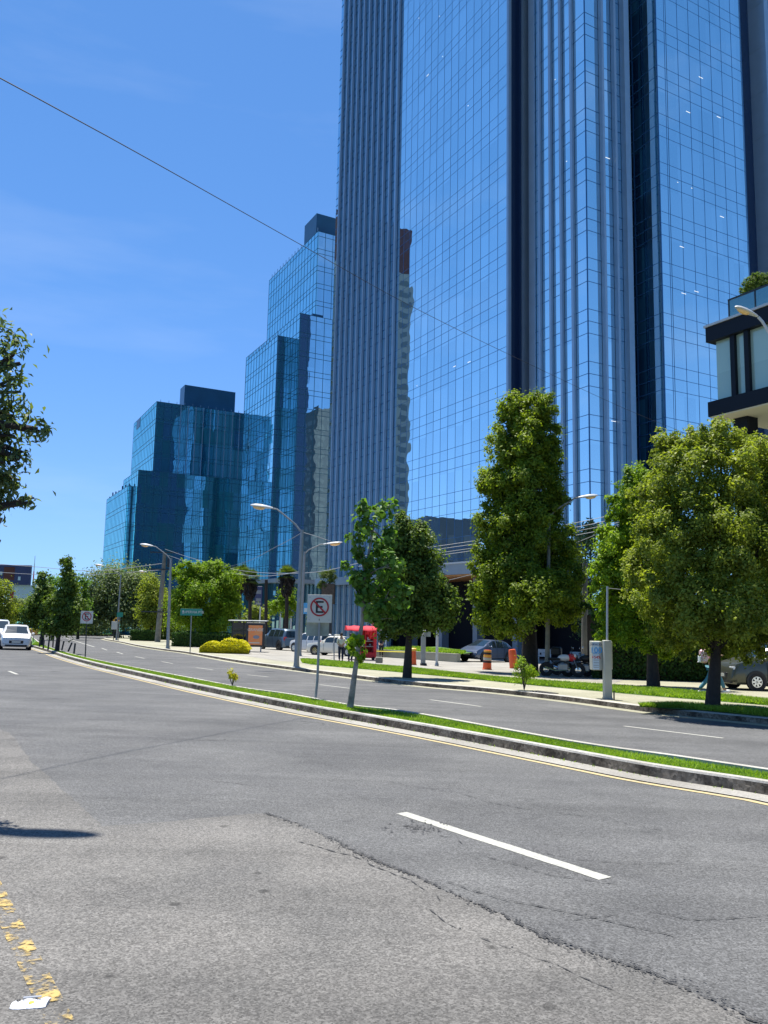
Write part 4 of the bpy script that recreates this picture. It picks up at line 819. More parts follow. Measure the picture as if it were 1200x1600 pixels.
# ------------------------------------------------------------------ vehicles
def car(label, px, py, fwd, kind, paint, L=4.4, Wd=1.8, Hh=1.5, name='parked_car', h=.0, group='vehicles parked and driving along the avenue', plate=True, taxi=False):
    base = at(px, py, h=h); rz = math.atan2(fwd[1], fwd[0]); o = thing(name, label, 'pickup' if kind == 'pickup' else 'car', base, rz, group, tilt=True)
    hl = L / 2
    prof = {'suv': ([(-1, .55), (-.985, .98), (-.95, 1.02), (-.90, 1.5), (-.80, 1.68), (-.3, 1.75), (.12, 1.72), (.28, 1.62), (.52, 1.14), (.6, 1.08), (.9, .98), (.98, .85), (1, .5)], 1.08, [(-.84, -.58), (-.55, -.2), (-.16, .22)], (.27, .53), (-.965, -.86), 1.75),
            'hatch': ([(-1, .5), (-.98, .92), (-.9, 1.05), (-.7, 1.38), (-.45, 1.5), (0, 1.54), (.15, 1.5), (.55, 1.08), (.62, 1.02), (.88, .82), (.97, .68), (1, .45)], .98, [(-.66, -.42), (-.39, -.04), (0, .3)], (.17, .56), (-.95, -.72), 1.54),
            'sedan': ([(-1, .5), (-.98, .9), (-.6, 1.0), (-.36, 1.38), (-.2, 1.43), (.12, 1.42), (.2, 1.38), (.42, 1.0), (.5, .96), (.92, .84), (.98, .74), (1, .45)], .95, [(-.40, -.08), (-.05, .27)], (.19, .44), (-.6, -.36), 1.43),
            'van': ([(-1, .5), (-.985, 1.0), (-.95, 1.6), (-.85, 1.8), (0, 1.86), (.25, 1.8), (.6, 1.25), (.68, 1.15), (.92, .98), (.98, .8), (1, .5)], 1.1, [(-.86, -.5), (-.46, -.06), (-.02, .42)], (.27, .62), (-.97, -.88), 1.86),
            'pickup': ([(-1, .6), (-.99, 1.05), (-.2, 1.07), (-.17, 1.5), (-.12, 1.74), (.2, 1.78), (.28, 1.7), (.45, 1.2), (.52, 1.16), (.9, 1.08), (.98, .95), (1, .55)], 1.12, [(-.13, .06), (.1, .36)], (.29, .47), (-.19, -.13), 1.78)}[kind]
    top, belt, sws, ws, rw, h0 = prof; k = Hh / h0; top = [(a, b * k) for a, b in top]; belt *= k
    tx = [a for a, b in top]; tzv = [b for a, b in top]; X = sorted(set([round(x, 4) for x in tx + [q for s_ in sws + [ws, rw] for q in s_] + list(np.linspace(-1, 1, 33))]))
    zb_ = .2; V = []; n = 8
    for x in X:
        zt = float(np.interp(x, tx, tzv)); w_ = Wd / 2 * (1 - .13 * abs(x) ** 7 - .03 * abs(x) ** 2); cab = max(0, min(1, (zt - belt) / (.35 * k)));
        bz = min(belt, zt - .03); wr = w_ * (.95 - .19 * cab); lo = zb_ + (.1 if abs(x) > .93 else 0)
        V.append([(x * hl, 0, lo), (x * hl, w_ * .88, lo), (x * hl, w_ * .985, lo + .1), (x * hl, w_, lo + (bz - lo) * .55), (x * hl, w_ * .965, bz), (x * hl, wr, bz + (zt - bz) * .86), (x * hl, wr * .86, zt), (x * hl, 0, zt + .02)])
    body = MB(); gl = {}
    for sgn in (1, -1):
        for i in range(len(X) - 1):
            xm = (X[i] + X[i + 1]) / 2
            for j in range(n - 1):
                q = [V[i][j], V[i + 1][j], V[i + 1][j + 1], V[i][j + 1]]; q = [(a, b * sgn, c_) for a, b, c_ in q]
                key = None
                if j == 4:
                    for m_, s_ in enumerate(sws):
                        if s_[0] < xm < s_[1]: key = ('side_window', m_, sgn)
                if j >= 6 or (j == 5):
                    if ws[0] < xm < ws[1]: key = ('windshield', 0, 0)
                    if rw[0] < xm < rw[1]: key = ('rear_window', 0, 0)
                    if j == 5 and key: key = None if True else key
                (gl.setdefault(key, MB()) if key else body).add(q, [(0, 1, 2, 3)])
        for i in (0, len(X) - 1):
            q = [(a, b * sgn, c_) for a, b, c_ in V[i]]; body.add(q, [tuple(range(n))])
    bo = body.build('body', M[paint], o, fixn=False)
    bm = bmesh.new(); bm.from_mesh(bo.data); bmesh.ops.remove_doubles(bm, verts=bm.verts, dist=.0005); bmesh.ops.recalc_face_normals(bm, faces=bm.faces); bm.to_mesh(bo.data); bm.free()
    bo.data.polygons.foreach_set('use_smooth', [True] * len(bo.data.polygons)); bo.data.set_sharp_from_angle(angle=rad(40))
    for key, m_ in gl.items(): m_.build(key[0], M['car_glass'], o)
    R_ = .33 * k if kind not in ('pickup', 'suv') else .37 * k
    fx = hl * .63; rx = -hl * .62
    for x in (fx, rx):
        for s_ in (1, -1):
            MB().lathe((x, s_ * (Wd / 2 - .10), R_ + .03), [(R_ * 1.18, -.0), (R_ * 1.18, .098)] if s_ > 0 else [(R_ * 1.18, -.098), (R_ * 1.18, 0)], 20, axis='y').build('wheel_arch', M['black'], o)
            wh = MB().lathe((x, s_ * (Wd / 2 - .1), R_), [(R_ * .8, -.1), (R_, -.08), (R_, .08), (R_ * .9, .115), (R_ * .62, .105)] if s_ > 0 else [(R_ * .62, -.105), (R_ * .9, -.115), (R_, -.08), (R_, .08), (R_ * .8, .1)], 22, axis='y').build('wheel', M['rubber'], o, True)
            rm = MB(); y_ = s_ * (Wd / 2 + .012)
            ringp = [(x + R_ * .6 * math.cos(t), y_, R_ + R_ * .6 * math.sin(t)) for t in np.linspace(0, 2 * math.pi, 21)[:-1]]
            for a in range(7):
                t = a * 2 * math.pi / 7; rm.prism([(x + R_ * .12 * math.cos(t + 1.2), y_, R_ + R_ * .12 * math.sin(t + 1.2)), (x + R_ * .57 * math.cos(t + .16), y_, R_ + R_ * .57 * math.sin(t + .16)), (x + R_ * .57 * math.cos(t - .16), y_, R_ + R_ * .57 * math.sin(t - .16)), (x + R_ * .12 * math.cos(t - 1.2), y_, R_ + R_ * .12 * math.sin(t - 1.2))], (0, -.012 * s_, 0))
            for a in range(20): t0, t1 = a * math.pi / 10, (a + 1) * math.pi / 10; rm.add([(x + r_ * math.cos(t), y_, R_ + r_ * math.sin(t)) for t in (t0, t1) for r_ in (R_ * .54, R_ * .62)], [(0, 1, 3, 2)])
            rm.build('rim', M['chrome'], wh)
    hz = float(np.interp(.9, tx, tzv)) - .10; w2 = Wd / 2
    for s_ in (1, -1):
        MB().box(hl * .93, s_ * w2 * .52 - .0, hz - .12, hl * .975, s_ * w2 * .86, hz - .02, bevel=.01).build('headlight', M['headlight'], o)
        MB().box(-hl * .985, s_ * w2 * .66, belt - .28 * k, -hl * .95, s_ * w2 * .93, belt - .02, bevel=.01).build('tail_light', M['tail_red'], o)
        MB().ell((hl * .34 if kind != 'van' else hl * .5, s_ * (w2 + .08), belt + .06), (.08, .11, .075), 8, 6).build('mirror', M[paint], o, True)
        for xx in [s[0] - .015 for s in sws[1:]] + [sws[-1][1] + .03]:
            MB().box(hl * xx - .006, s_ * (w2 * .992), .36, hl * xx + .006, s_ * (w2 * 1.003), belt - .03).build('door_seam', M['black'], o)
    MB().box(hl * .955, -w2 * .45, .42, hl * 1.004, w2 * .45, .62, bevel=.01).build('grille', M['black'], o)
    MB().box(hl * .96, -w2 * .7, .24, hl * 1.002, w2 * .7, .36, bevel=.01).build('bumper', M['black'], o)
    MB().box(-hl * 1.006, -w2 * .72, .26, -hl * .96, w2 * .72, .44, bevel=.01).build('bumper', M['dark_metal'], o)
    MB().box(-hl * 1.012, -.26, .62, -hl * .99, .26, .78).build('plate', M['sign_white'], o); MB().box(hl * .99, -.26, .46, hl * 1.012, .26, .58).build('plate', M['sign_white'], o)
    if taxi: MB().box(-.1, -.3, Hh, .1, .3, Hh + .14, bevel=.02).build('roof_sign', M['sign_white'], o)
    return o
car('white crossover driving toward the viewer, in front of the other white vehicle', 22.5, 1014.5, (.44, -.90), 'suv', 'paint_white', 4.45, 1.86, 1.62, 'oncoming_car')
car('second white vehicle cut by the left edge of the photo, behind the oncoming crossover', -6, 1009, (.46, -.89), 'van', 'paint_white', 4.6, 1.9, 1.95, 'oncoming_car')
car('large dark grey sport utility car seen from behind beside the bus shelter', 437, 1015.5, (-.58, .81), 'suv', 'paint_blue_grey', 4.9, 2.0, 1.95, h=.15)
car('white crossover parked right behind the tall lamp post', 487, 1019.5, (-.68, .73), 'suv', 'paint_white', 4.3, 1.8, 1.65, h=.15)
car('old white sedan parked side on behind the two standing people', 525, 1024.5, (-.93, .38), 'sedan', 'paint_cream', 4.3, 1.7, 1.42, h=.15, taxi=True)
car('metallic grey hatchback with pointed nose by the striped barrel in front of the lobby', 760, 1034, (-.70, -.71), 'hatch', 'paint_grey', 4.45, 1.8, 1.55, h=.15)
car('dark navy pickup truck standing in the shade under the skyscraper', 757, 1011, (.96, .1), 'pickup', 'paint_navy', 5.2, 1.9, 1.8, h=.15)
car('olive grey minivan parked in the shade at the right edge behind the tree trunk', 1222, 1079, (-1, -.06), 'van', 'paint_olive', 4.6, 1.85, 1.78, h=.15)
car('white delivery van parked beyond the lawn behind the middle no parking sign', 128, 988.5, (-.9, .3), 'van', 'paint_white', 4.9, 1.95, 2.1, h=.1)
car('distant white car parked under the olive tree beyond the corner', 212, 990, (-.95, .1), 'hatch', 'paint_white', 4.2, 1.8, 1.5, h=.15)
b0 = at(34, 991); o = thing('teal_bus', 'small teal and dark minibus far behind the white car', 'bus', b0, 0, 'vehicles parked and driving along the avenue'); s = b0.y / FPX
MB().box(-13 * s, 0, .5, 12 * s, 6, 19 * s, bevel=.25).build('body', M['paint_teal'], o); MB().box(-11 * s, -.04, 10 * s, 8 * s, -.01, 16 * s).build('windshield', M['car_glass'], o); MB().box(-11 * s, -.05, .5, 10 * s, -.01, 4 * s).build('bumper', M['black'], o)
for x in (-9 * s, 8 * s): MB().lathe((x, .3, .5), [(.5, 0), (.5, .3)], 14, axis='y').build('wheel', M['rubber'], o)
b0 = at(46, 992.5); o = thing('yellow_skip', 'small yellow container by the kerb behind the white car', 'container', b0); s = b0.y / FPX
MB().prism([(-6 * s, 0, 0), (6 * s, 0, 0), (7 * s, 0, 9 * s), (-7 * s, 0, 9 * s)], (0, 1.6, 0)).build('tub', M['yellow_plastic'], o); MB().box(-7.3 * s, -.05, 8.6 * s, 7.3 * s, 1.65, 9.6 * s).build('rim', M['litter_yellow'], o)
# motorcycles
def motorcycle(label, px, py, rz, tank, sidebox=False, fair=None, lean=.12):
    o = thing('motorcycle', label, 'motorcycle', at(px, py, h=.15), rz, 'parked motorcycles')
    for x in (-.68, .70):
        wh = MB().lathe((x, 0, .31), [(.2, -.05), (.29, -.06), (.315, 0), (.29, .06), (.2, .05)], 20, axis='y').build('wheel', M['rubber'], o, True)
        MB().lathe((x, 0, .31), [(.05, -.062), (.19, -.04), (.19, .04), (.05, .062)], 14, axis='y').build('rim', M['chrome'], wh, True)
    for y in (-.09, .09): MB().tube([(.70, y, .31), (.42, y, .98)], .022, 6).build('fork', M['chrome'], o)
    MB().tube([(.40, -.36, 1.02), (.42, -.2, 1.05), (.44, 0, .98), (.42, .2, 1.05), (.40, .36, 1.02)], .016, 6).build('handlebar', M['dark_metal'], o)
    for s_ in (1, -1): MB().tube([(.42, s_ * .25, 1.05), (.46, s_ * .33, 1.25)], .008, 5).build('mirror_stem', M['dark_metal'], o); MB().ell((.46, s_ * .34, 1.28), (.02, .07, .05), 8, 6).build('mirror', M['chrome'], o)
    MB().ell((.12, 0, .83), (.30, .15, .15), 14, 8).build('fuel_tank', M[tank], o, True)
    MB().box(-.62, -.13, .72, -.05, .13, .82, bevel=.04).build('seat', M['black'], o)
    MB().tube([(.42, 0, .92), (.1, 0, .68), (-.2, 0, .62), (-.68, 0, .34)], .035, 6).build('frame', M['dark_metal'], o); MB().tube([(-.5, 0, .75), (.0, 0, .3), (.35, 0, .5)], .03, 6).build('frame', M['dark_metal'], o)
    MB().box(-.18, -.16, .26, .28, .16, .58, bevel=.05).build('engine', M['steel'], o); MB().lathe((.2, 0, .55), [(.1, -.1), (.12, 0), (.1, .1)], 10, axis='y').build('engine_cylinder', M['dark_metal'], o)
    MB().tube([(.2, -.17, .3), (-.3, -.2, .28), (-.78, -.2, .42)], [.025, .035, .05], 8).build('exhaust', M['chrome'], o)
    for x, a in ((.70, .3), (-.68, .3)):
        f = MB(); n = 8
        for k in range(n): t0, t1 = math.pi * (.2 + .6 * k / n), math.pi * (.2 + .6 * (k + 1) / n); f.add([(x + .36 * math.cos(t), y, .31 + .36 * math.sin(t)) for t in (t0, t1) for y in (-.08, .08)], [(0, 1, 3, 2)])
        f.build('mudguard', M[tank], o)
    MB().ell((.56, 0, .92), (.09, .1, .1), 10, 8).build('headlight', M['headlight'], o, True)
    if sidebox: MB().box(-.92, -.22, .9, -.45, .22, 1.28, bevel=.06).build('top_box', M['black'], o)
    if fair: MB().ell((.42, 0, .85), (.2, .13, .17), 12, 8).build('fairing', M[fair], o, True)
    MB().tube([(-.05, .12, .3), (-.12, .38, .01)], .012, 5).build('side_stand', M['dark_metal'], o)
    return o
motorcycle('white and red sport motorcycle, leftmost in the row', 878, 1057.5, rad(-8), 'paint_white', fair='red')
motorcycle('black motorcycle with a black top box, middle of the row', 893, 1056, rad(-25), 'black', sidebox=True, fair='paint_white')
motorcycle('dark motorcycle with raked fork pointing right, rightmost in the row', 912, 1058.5, rad(-14), 'black')
# ------------------------------------------------------------------ street furniture
def barrel(label, px, py, wpx, hpx, rzl=0, stripes=None, capm=None, square=False):
    b0 = at(px, py, h=.15); s = b0.y / FPX; o = thing('traffic_barrel', label, 'barrel', b0, 0, 'orange traffic barrels'); o.rotation_euler = (0, rzl, 0); r = wpx * s / 2; h = hpx * s
    MB().lathe((0, 0, 0), [(r * 1.08, 0), (r * 1.08, .05), (r, .06), (r * .93, h * .45), (r * .80, h * .93), (r * .7, h)], 20).build('body', M['orange'], o, True)
    for z0, z1, m_ in stripes or (): MB().lathe((0, 0, 0), [(r * (1.0 - .2 * z0) + .008, h * z0), (r * (1.0 - .2 * z1) + .008, h * z1)], 20).build('band', M[m_], o)
    if capm: MB().lathe((0, 0, 0), [(r * .9, h * .88), (r * .98, h * .9), (r * .98, h * 1.02), (r * .6, h * 1.07)], 20).build('cap', M[capm], o)
    return o
barrel('orange barrel with a yellow cap behind the trunk of the middle tree', 645, 1039, 11, 24, 0, None, 'yellow_plastic')
barrel('orange barrel with black, yellow and white bands in front of the grey hatchback', 761, 1046.5, 13.5, 30, .03, ((.36, .46, 'black'), (.48, .62, 'cream_metal'), (.64, .76, 'yellow_plastic'), (.78, .88, 'black'), (.89, .99, 'yellow_plastic')))
barrel('plain orange barrel leaning slightly, right of the grey hatchback', 803.5, 1044.5, 14, 29, -.12)
b0 = at(750 - 38, 1011, h=.15); o = thing('traffic_cone', 'dim orange cone in the shade under the skyscraper', 'cone', b0); MB().box(-.2, -.2, 0, .2, .2, .04).build('base', M['orange'], o); MB().lathe((0, 0, .04), [(.16, 0), (.04, .9)], 12).build('body', M['orange'], o)
# posts
b0 = at(661, 1040, h=.15); o = thing('access_post', 'thick pale grey access post with a round emblem plate, right of the middle tree', 'post', b0); s = b0.y / FPX
MB().box(-3.6 * s, -.12, .12, 3.6 * s, .16, 54 * s, bevel=.02).build('post', M['galv'], o); MB().box(-4.3 * s, -.2, 0, 5.5 * s, .22, .12, bevel=.01).build('foot', M['dark_metal'], o)
MB().lathe((-2.6 * s, -.16, 50 * s), [(3.2 * s, 0), (3.2 * s, .02)], 18, axis='y').build('emblem_plate', M['sign_white'], o); MB().lathe((-2.6 * s, -.18, 50 * s), [(1.6 * s, 0), (1.6 * s, .015)], 14, axis='y').build('emblem', M['black'], o)
MB().box(4 * s, -.05, 44 * s, 11 * s, -.03, 52 * s).build('side_plate', M['sign_back'], o)
b0 = at(682.5, 1041, h=.15); o = thing('white_post', 'slender white round post right of the thick grey access post', 'post', b0); s = b0.y / FPX
MB().tube([(0, 0, 0), (0, 0, 64 * s)], 2.1 * s, 12).build('post', M['white_metal'], o, True); MB().ell((0, 0, 64.5 * s), (2.1 * s,) * 3, 12, 6).build('cap', M['white_metal'], o, True); MB().lathe((0, 0, 0), [(3.2 * s, 0), (3.2 * s, .08), (2.2 * s, .2)], 12).build('foot', M['steel'], o)
for px_, yt, yb, lab in ((404.5, 948, 1012, 'white post rising behind the bus shelter'), (436.7, 956, 1010, 'white post behind the dark grey sport utility car, left of the palm'), (453.5, 949, 1012, 'white post beside the tall lamp, right of the palm')):
    b0 = at(px_, yb - 7, h=.15); o = thing('white_post', lab, 'post', b0); s = b0.y / FPX; tpz = (pt(px_, yt, b0.y) - b0).z; MB().tube([(0, 0, 0), (0, 0, tpz)], 1.1 * s, 10).build('post', M['white_metal'], o, True); MB().lathe((0, 0, 0), [(.25, 0), (.25, .05)], 12).build('foot', M['steel'], o)
# metering pillar + notice box + mast
b0 = at(950, 1092.5, h=.15); o = thing('meter_pillar', 'tall cream utility pillar with thin mast at the far kerb, left of the big tree', 'utility cabinet', b0); s = b0.y / FPX
MB().box(-6.2 * s, -.1, 0, 5.2 * s, .12, 89 * s, bevel=.012).build('pillar', M['cream_metal'], o); MB().box(5.3 * s, -.06, 45 * s, 7 * s, .12, 87 * s, bevel=.008).build('side_cabinet', M['cream_metal'], o)
MB().box(-6.6 * s, -.12, 0, 5.6 * s, .14, 2.5 * s).build('plinth', M['steel'], o)
mt_ = pt(949, 916, b0.y) - b0; MB().tube([(0, 0, 88 * s), (mt_.x, 0, mt_.z)], .03, 8).build('mast', M['white_metal'], o, True); MB().tube([(mt_.x, 0, mt_.z - .05), (mt_.x + .55, .3, mt_.z - .08), (mt_.x + 1.2, 1.2, mt_.z - .1)], .01, 5).build('wire', M['wire_grey'], o)
q = MB().box(-21.5 * s, .1, 43 * s, -6.5 * s, .42, 87 * s, bevel=.012).build('notice_box', M['cream_metal'], o)
p = MB().box(-21 * s, .085, 44 * s, -11.2 * s, .098, 86 * s).build('poster', M['ad_pale'], o)
text('SERVICIO', .075, p, (-16.1 * s, .078, 82 * s), 'ad_navy', ext=.001); text('100', .22, p, (-16.1 * s, .078, 73 * s), 'ad_blue', ext=.001); text('PESOS', .06, p, (-16.1 * s, .078, 68.5 * s), 'ad_blue', ext=.001); text('+54%', .11, p, (-16.1 * s, .078, 62.5 * s), 'red', ext=.001)
for z in (58, 54, 50, 47): MB().box(-20 * s, .078, z * s, -12.2 * s, .083, (z + .7) * s).build('text_line', M['wire_grey'], p)
o2 = thing('stub_post', 'short rusty stub post right beside the cream utility pillar', 'post', at(959.5, 1094, h=.15)); MB().tube([(0, 0, 0), (0, 0, .24)], .02, 6).build('stub', M['dark_metal'], o2)
# notice boards by the bikes
for px_, py_, w_, h_, lab in ((851, 1036, 20, 21, 'white two legged notice board left of the motorcycles'), (899, 1036, 16, 17, 'white notice board half hidden behind the motorcycles')):
    b0 = at(px_, py_, h=.15); s = b0.y / FPX; o = thing('notice_board', lab, 'notice board', b0)
    MB().box(-w_ / 2 * s, -.03, h_ * .45 * s, w_ / 2 * s, .03, h_ * s, bevel=.01).build('board', M['white_metal'], o)
    for sx in (-1, 1): MB().box(sx * (w_ / 2 - .8) * s - .03, -.03, .05, sx * (w_ / 2 - .8) * s + .03, .03, h_ * .45 * s - .002).build('leg', M['white_metal'], o); MB().box(sx * (w_ / 2 - .8) * s - .1, -.35, 0, sx * (w_ / 2 - .8) * s + .1, .35, .05).build('foot', M['steel'], o)
    MB().box(-w_ * .38 * s, -.036, h_ * .6 * s, -w_ * .25 * s, -.031, h_ * .75 * s).build('symbol', M['black'], o); MB().box(-w_ * .15 * s, -.036, h_ * .72 * s, w_ * .35 * s, -.031, h_ * .77 * s).build('text_line', M['wire_grey'], o)
# bollard sticks on the median
sticks = [(61.5, 1010.5, 63, 994.5), (67.5, 1013.5, 69, 1001), (75, 1015.5, 77.5, 995), (82.5, 1011, 83.5, 996), (96.5, 1016, 100, 1001.5), (106.5, 1018, 112.5, 1004), (115.5, 1021.5, 117.5, 1005)]
labs = ['first thin dark stake from the left on the median', 'short dark stake beside the slim trunk on the median', 'tall dark stake left of the median tree', 'thin dark stake just left of the median tree trunk', 'dark stake leaning right, first one right of the median tree', 'strongly leaning dark stake, second right of the median tree', 'upright dark stake, third right of the median tree']
for (x0, y0_, x1, y1_), lab in zip(sticks, labs):
    b0 = at(x0, y0_, h=KH); t_ = pt(x1, y1_, b0.y) - b0; q = MB().tube([(0, 0, 0), t_], .05, 7).build('stake', M['dark_metal'], None, True); q.location = b0; tag(q, lab, 'stake', 'dark stakes on the median')
# low planter wall
a_ = at(585, 1026, h=.15); c_ = at(714, 1035, h=.15); wl = MB(); d_ = (c_ - a_).normalized(); n_ = Vector((d_.y, -d_.x, 0)); n_ = n_ if n_.y > 0 else -n_; wn_ = n_.copy(); wd_ = d_.copy(); wa_ = a_.copy(); wc_ = c_.copy()
wl.prism([a_, c_, c_ + n_ * .3, a_ + n_ * .3], (0, 0, .55)); tag(wl.build('planter_wall', M['paving']), 'low beige retaining wall of the raised lawn behind the orange barrel', 'wall')
lw_ = MB(); lw_.poly([a_ + n_ * .3 + Vector((0, 0, .52)), c_ + n_ * .3 + Vector((0, 0, .52)), c_ + n_ * 3 - d_ * 1.5 + Vector((0, 0, .6)), a_ + n_ * 6 + Vector((0, 0, .7))]); struct('raised_lawn', lw_, M['turf'])
yb_ = MB().tube([pt(585, 1017.5, 52), pt(640, 1019, 51.5)], .03, 5); tag(yb_.build('barrier_tape', M['litter_yellow']), 'yellow barrier tape stretched between the red cart and the orange barrel', 'tape')
# bus shelter
b0 = at(398, 1019, h=.15); o = thing('bus_shelter', 'dark bus shelter with an orange poster panel beside the yellow hedge', 'bus shelter', b0, rad(4)); s = b0.y / FPX
MB().box(-14.5 * s, -.05, 8 * s, 14.5 * s, .15, 45 * s, bevel=.02).build('poster_frame', M['dark_metal'], o)
p = MB().box(-10.7 * s, -.09, 11 * s, 10.7 * s, -.055, 41 * s).build('poster', M['ad_orange'], o)
text('GRANDE', .30, p, (0, -.096, 34 * s), 'sign_white', ext=.001); MB().ell((1.5 * s, -.1, 23 * s), (5 * s, .01, 2.8 * s), 16, 6).build('picture', M['litter_grey'], p); MB().box(-9 * s, -.098, 13.5 * s, 7 * s, -.093, 15 * s).build('text_line', M['sign_white'], p)
for x in (-9, 9): MB().box(x * s - .05, -.03, 0, x * s + .05, .06, 8 * s).build('leg', M['steel'], o)
MB().box(-44 * s, .6, 46.5 * s, 16 * s, 2.6, 48 * s, bevel=.02).build('roof', M['galv'], o)
for x in (-42, -24): MB().box(x * s, 2.3, 0, x * s + .1, 2.4, 46.5 * s).build('post', M['dark_metal'], o)
MB().box(-42 * s, 2.32, 8 * s, -14 * s, 2.36, 44 * s).build('back_panel', M['car_glass'], o); MB().box(-40 * s, 1.7, 9 * s, -18 * s, 2.1, 10 * s).build('bench', M['steel'], o)
# pylon sign with stacked shop panels, blue banner
b0 = at(401, 1001, h=.15); o = thing('directory_pylon', 'dark vertical directory pylon with stacked illegible panels behind the bus shelter', 'sign', b0); s = b0.y / FPX
zt_ = (pt(400, 916, b0.y) - b0).z; MB().box(-5.5 * s, 0, 0, 5.5 * s, .5, zt_, bevel=.03).build('pylon', M['ad_navy'], o)
for k, (z0, z1, m_) in enumerate(((.86, .93, 'litter_grey'), (.72, .78, 'litter_grey'), (.66, .70, 'wire_grey'), (.56, .61, 'ad_pale'), (.40, .44, 'wire_grey'), (.33, .37, 'ad_pale'))): MB().box(-3.6 * s, -.03, z0 * zt_, 4.2 * s, -.005, z1 * zt_, bevel=.005).build('panel', M[m_], o)
b0 = at(476, 1006, h=.15); o = thing('blue_banner', 'blue banner panel right behind the lamp posts', 'banner', b0); s = b0.y / FPX; zt_ = (pt(476, 942, b0.y) - b0).z
MB().box(-3.6 * s, 0, zt_ - 17 * s, 3.6 * s, .08, zt_).build('panel', M['ad_blue'], o); MB().tube([(-4 * s, .04, 0), (-4 * s, .04, zt_)], .06, 6).build('pole', M['dark_metal'], o); MB().box(-2.4 * s, -.01, zt_ - 14 * s, 2.2 * s, -.002, zt_ - 8 * s).build('picture', M['ad_pale'], o)
# ------------------------------------------------------------------ red food cart
b0 = at(575, 1031.5, h=.15); s = b0.y / FPX; o = thing('food_cart', 'tall red street food cart with red cloth canopy beside the no parking sign', 'food cart', b0, rad(6))
MB().box(-12 * s, 0, 3 * s, 12 * s, 1.3, 12 * s, bevel=.03).build('base_cabinet', M['red'], o)
MB().box(8 * s, .0, 12 * s, 12.5 * s, 1.3, 48 * s, bevel=.02).build('side_panel', M['red'], o)
MB().box(-11.6 * s, 1.2, 12.05 * s, 8 * s, 1.28, 44 * s).build('back_panel', M['sign_red'], o)
for x in (-11.5, -4): MB().tube([(x * s, .08, 12 * s), (x * s, .08, 46 * s)], .03, 6).build('post', M['red'], o)
for z in (20, 28): MB().box(-11.5 * s, .2, z * s, 7.9 * s, 1.1, z * s + .04).build('shelf', M['steel'], o)
rng = random.Random(4)
for k in range(9):
    x = rng.uniform(-10, 5) * s; z = (12, 20, 28)[k % 3] * s + .045; r = rng.uniform(.07, .14); MB().lathe((x, .4 + rng.random() * .3, z), [(r, 0), (r, r * 1.6), (r * .5, r * 2.1)], 10).build('pot', M[rng.choice(('steel', 'dark_metal', 'white_metal', 'red'))], o, True)
cv = MB(); n = 14; Pp = []
for j in range(5):
    for i in range(n + 1):
        x = -35 + 48 * i / n; z = 49.5 + (j == 0 or j == 4) * -4.2 + math.sin(i * 1.1 + j) * .7 + (1.6 if j in (1, 2, 3) else 0); Pp.append((x * s, (-.9 + j * .65), z * s))
cv.add(Pp, [(j * (n + 1) + i, j * (n + 1) + i + 1, (j + 1) * (n + 1) + i + 1, (j + 1) * (n + 1) + i) for j in range(4) for i in range(n)]); cq = cv.build('canopy', M['red_fabric'], o, 'all'); cq.modifiers.new('thick', 'SOLIDIFY').thickness = .03
dr = MB(); n = 12; Pp = []
for j in range(7):
    for i in range(n + 1): Pp.append(((-4 + 14 * i / n + math.sin(j) * .6) * s, -.25 + .12 * math.sin(i * 1.7) + .04 * j, (48 - j * (2.6 if i > 3 else 1.6)) * s))
dr.add(Pp, [(j * (n + 1) + i, j * (n + 1) + i + 1, (j + 1) * (n + 1) + i + 1, (j + 1) * (n + 1) + i) for j in range(6) for i in range(n)]); dq = dr.build('draped_cloth', M['red_fabric'], o, 'all'); dq.modifiers.new('thick', 'SOLIDIFY').thickness = .02
for x in (-9, 8): MB().lathe((x * s, .05, 2.6 * s), [(2.6 * s, -.05), (2.6 * s, .05)], 16, axis='y').build('wheel', M['rubber'], o)
o = thing('concrete_block', 'rough pale concrete block at the foot of the red food cart', 'block', at(592, 1036, h=.15)); MB().box(-.2, -.1, 0, .22, .2, .34, bevel=.04).build('block', M['pole_concrete'], o)
for px_, lab, yt in ((522, 'thin grey stake post standing in front of the white sedan', 991),):
    b0 = at(px_, 1031, h=.15); o = thing('thin_post', lab, 'post', b0); MB().tube([(0, 0, 0), pt(px_, yt, b0.y) - b0], .04, 6).build('post', M['galv'], o)
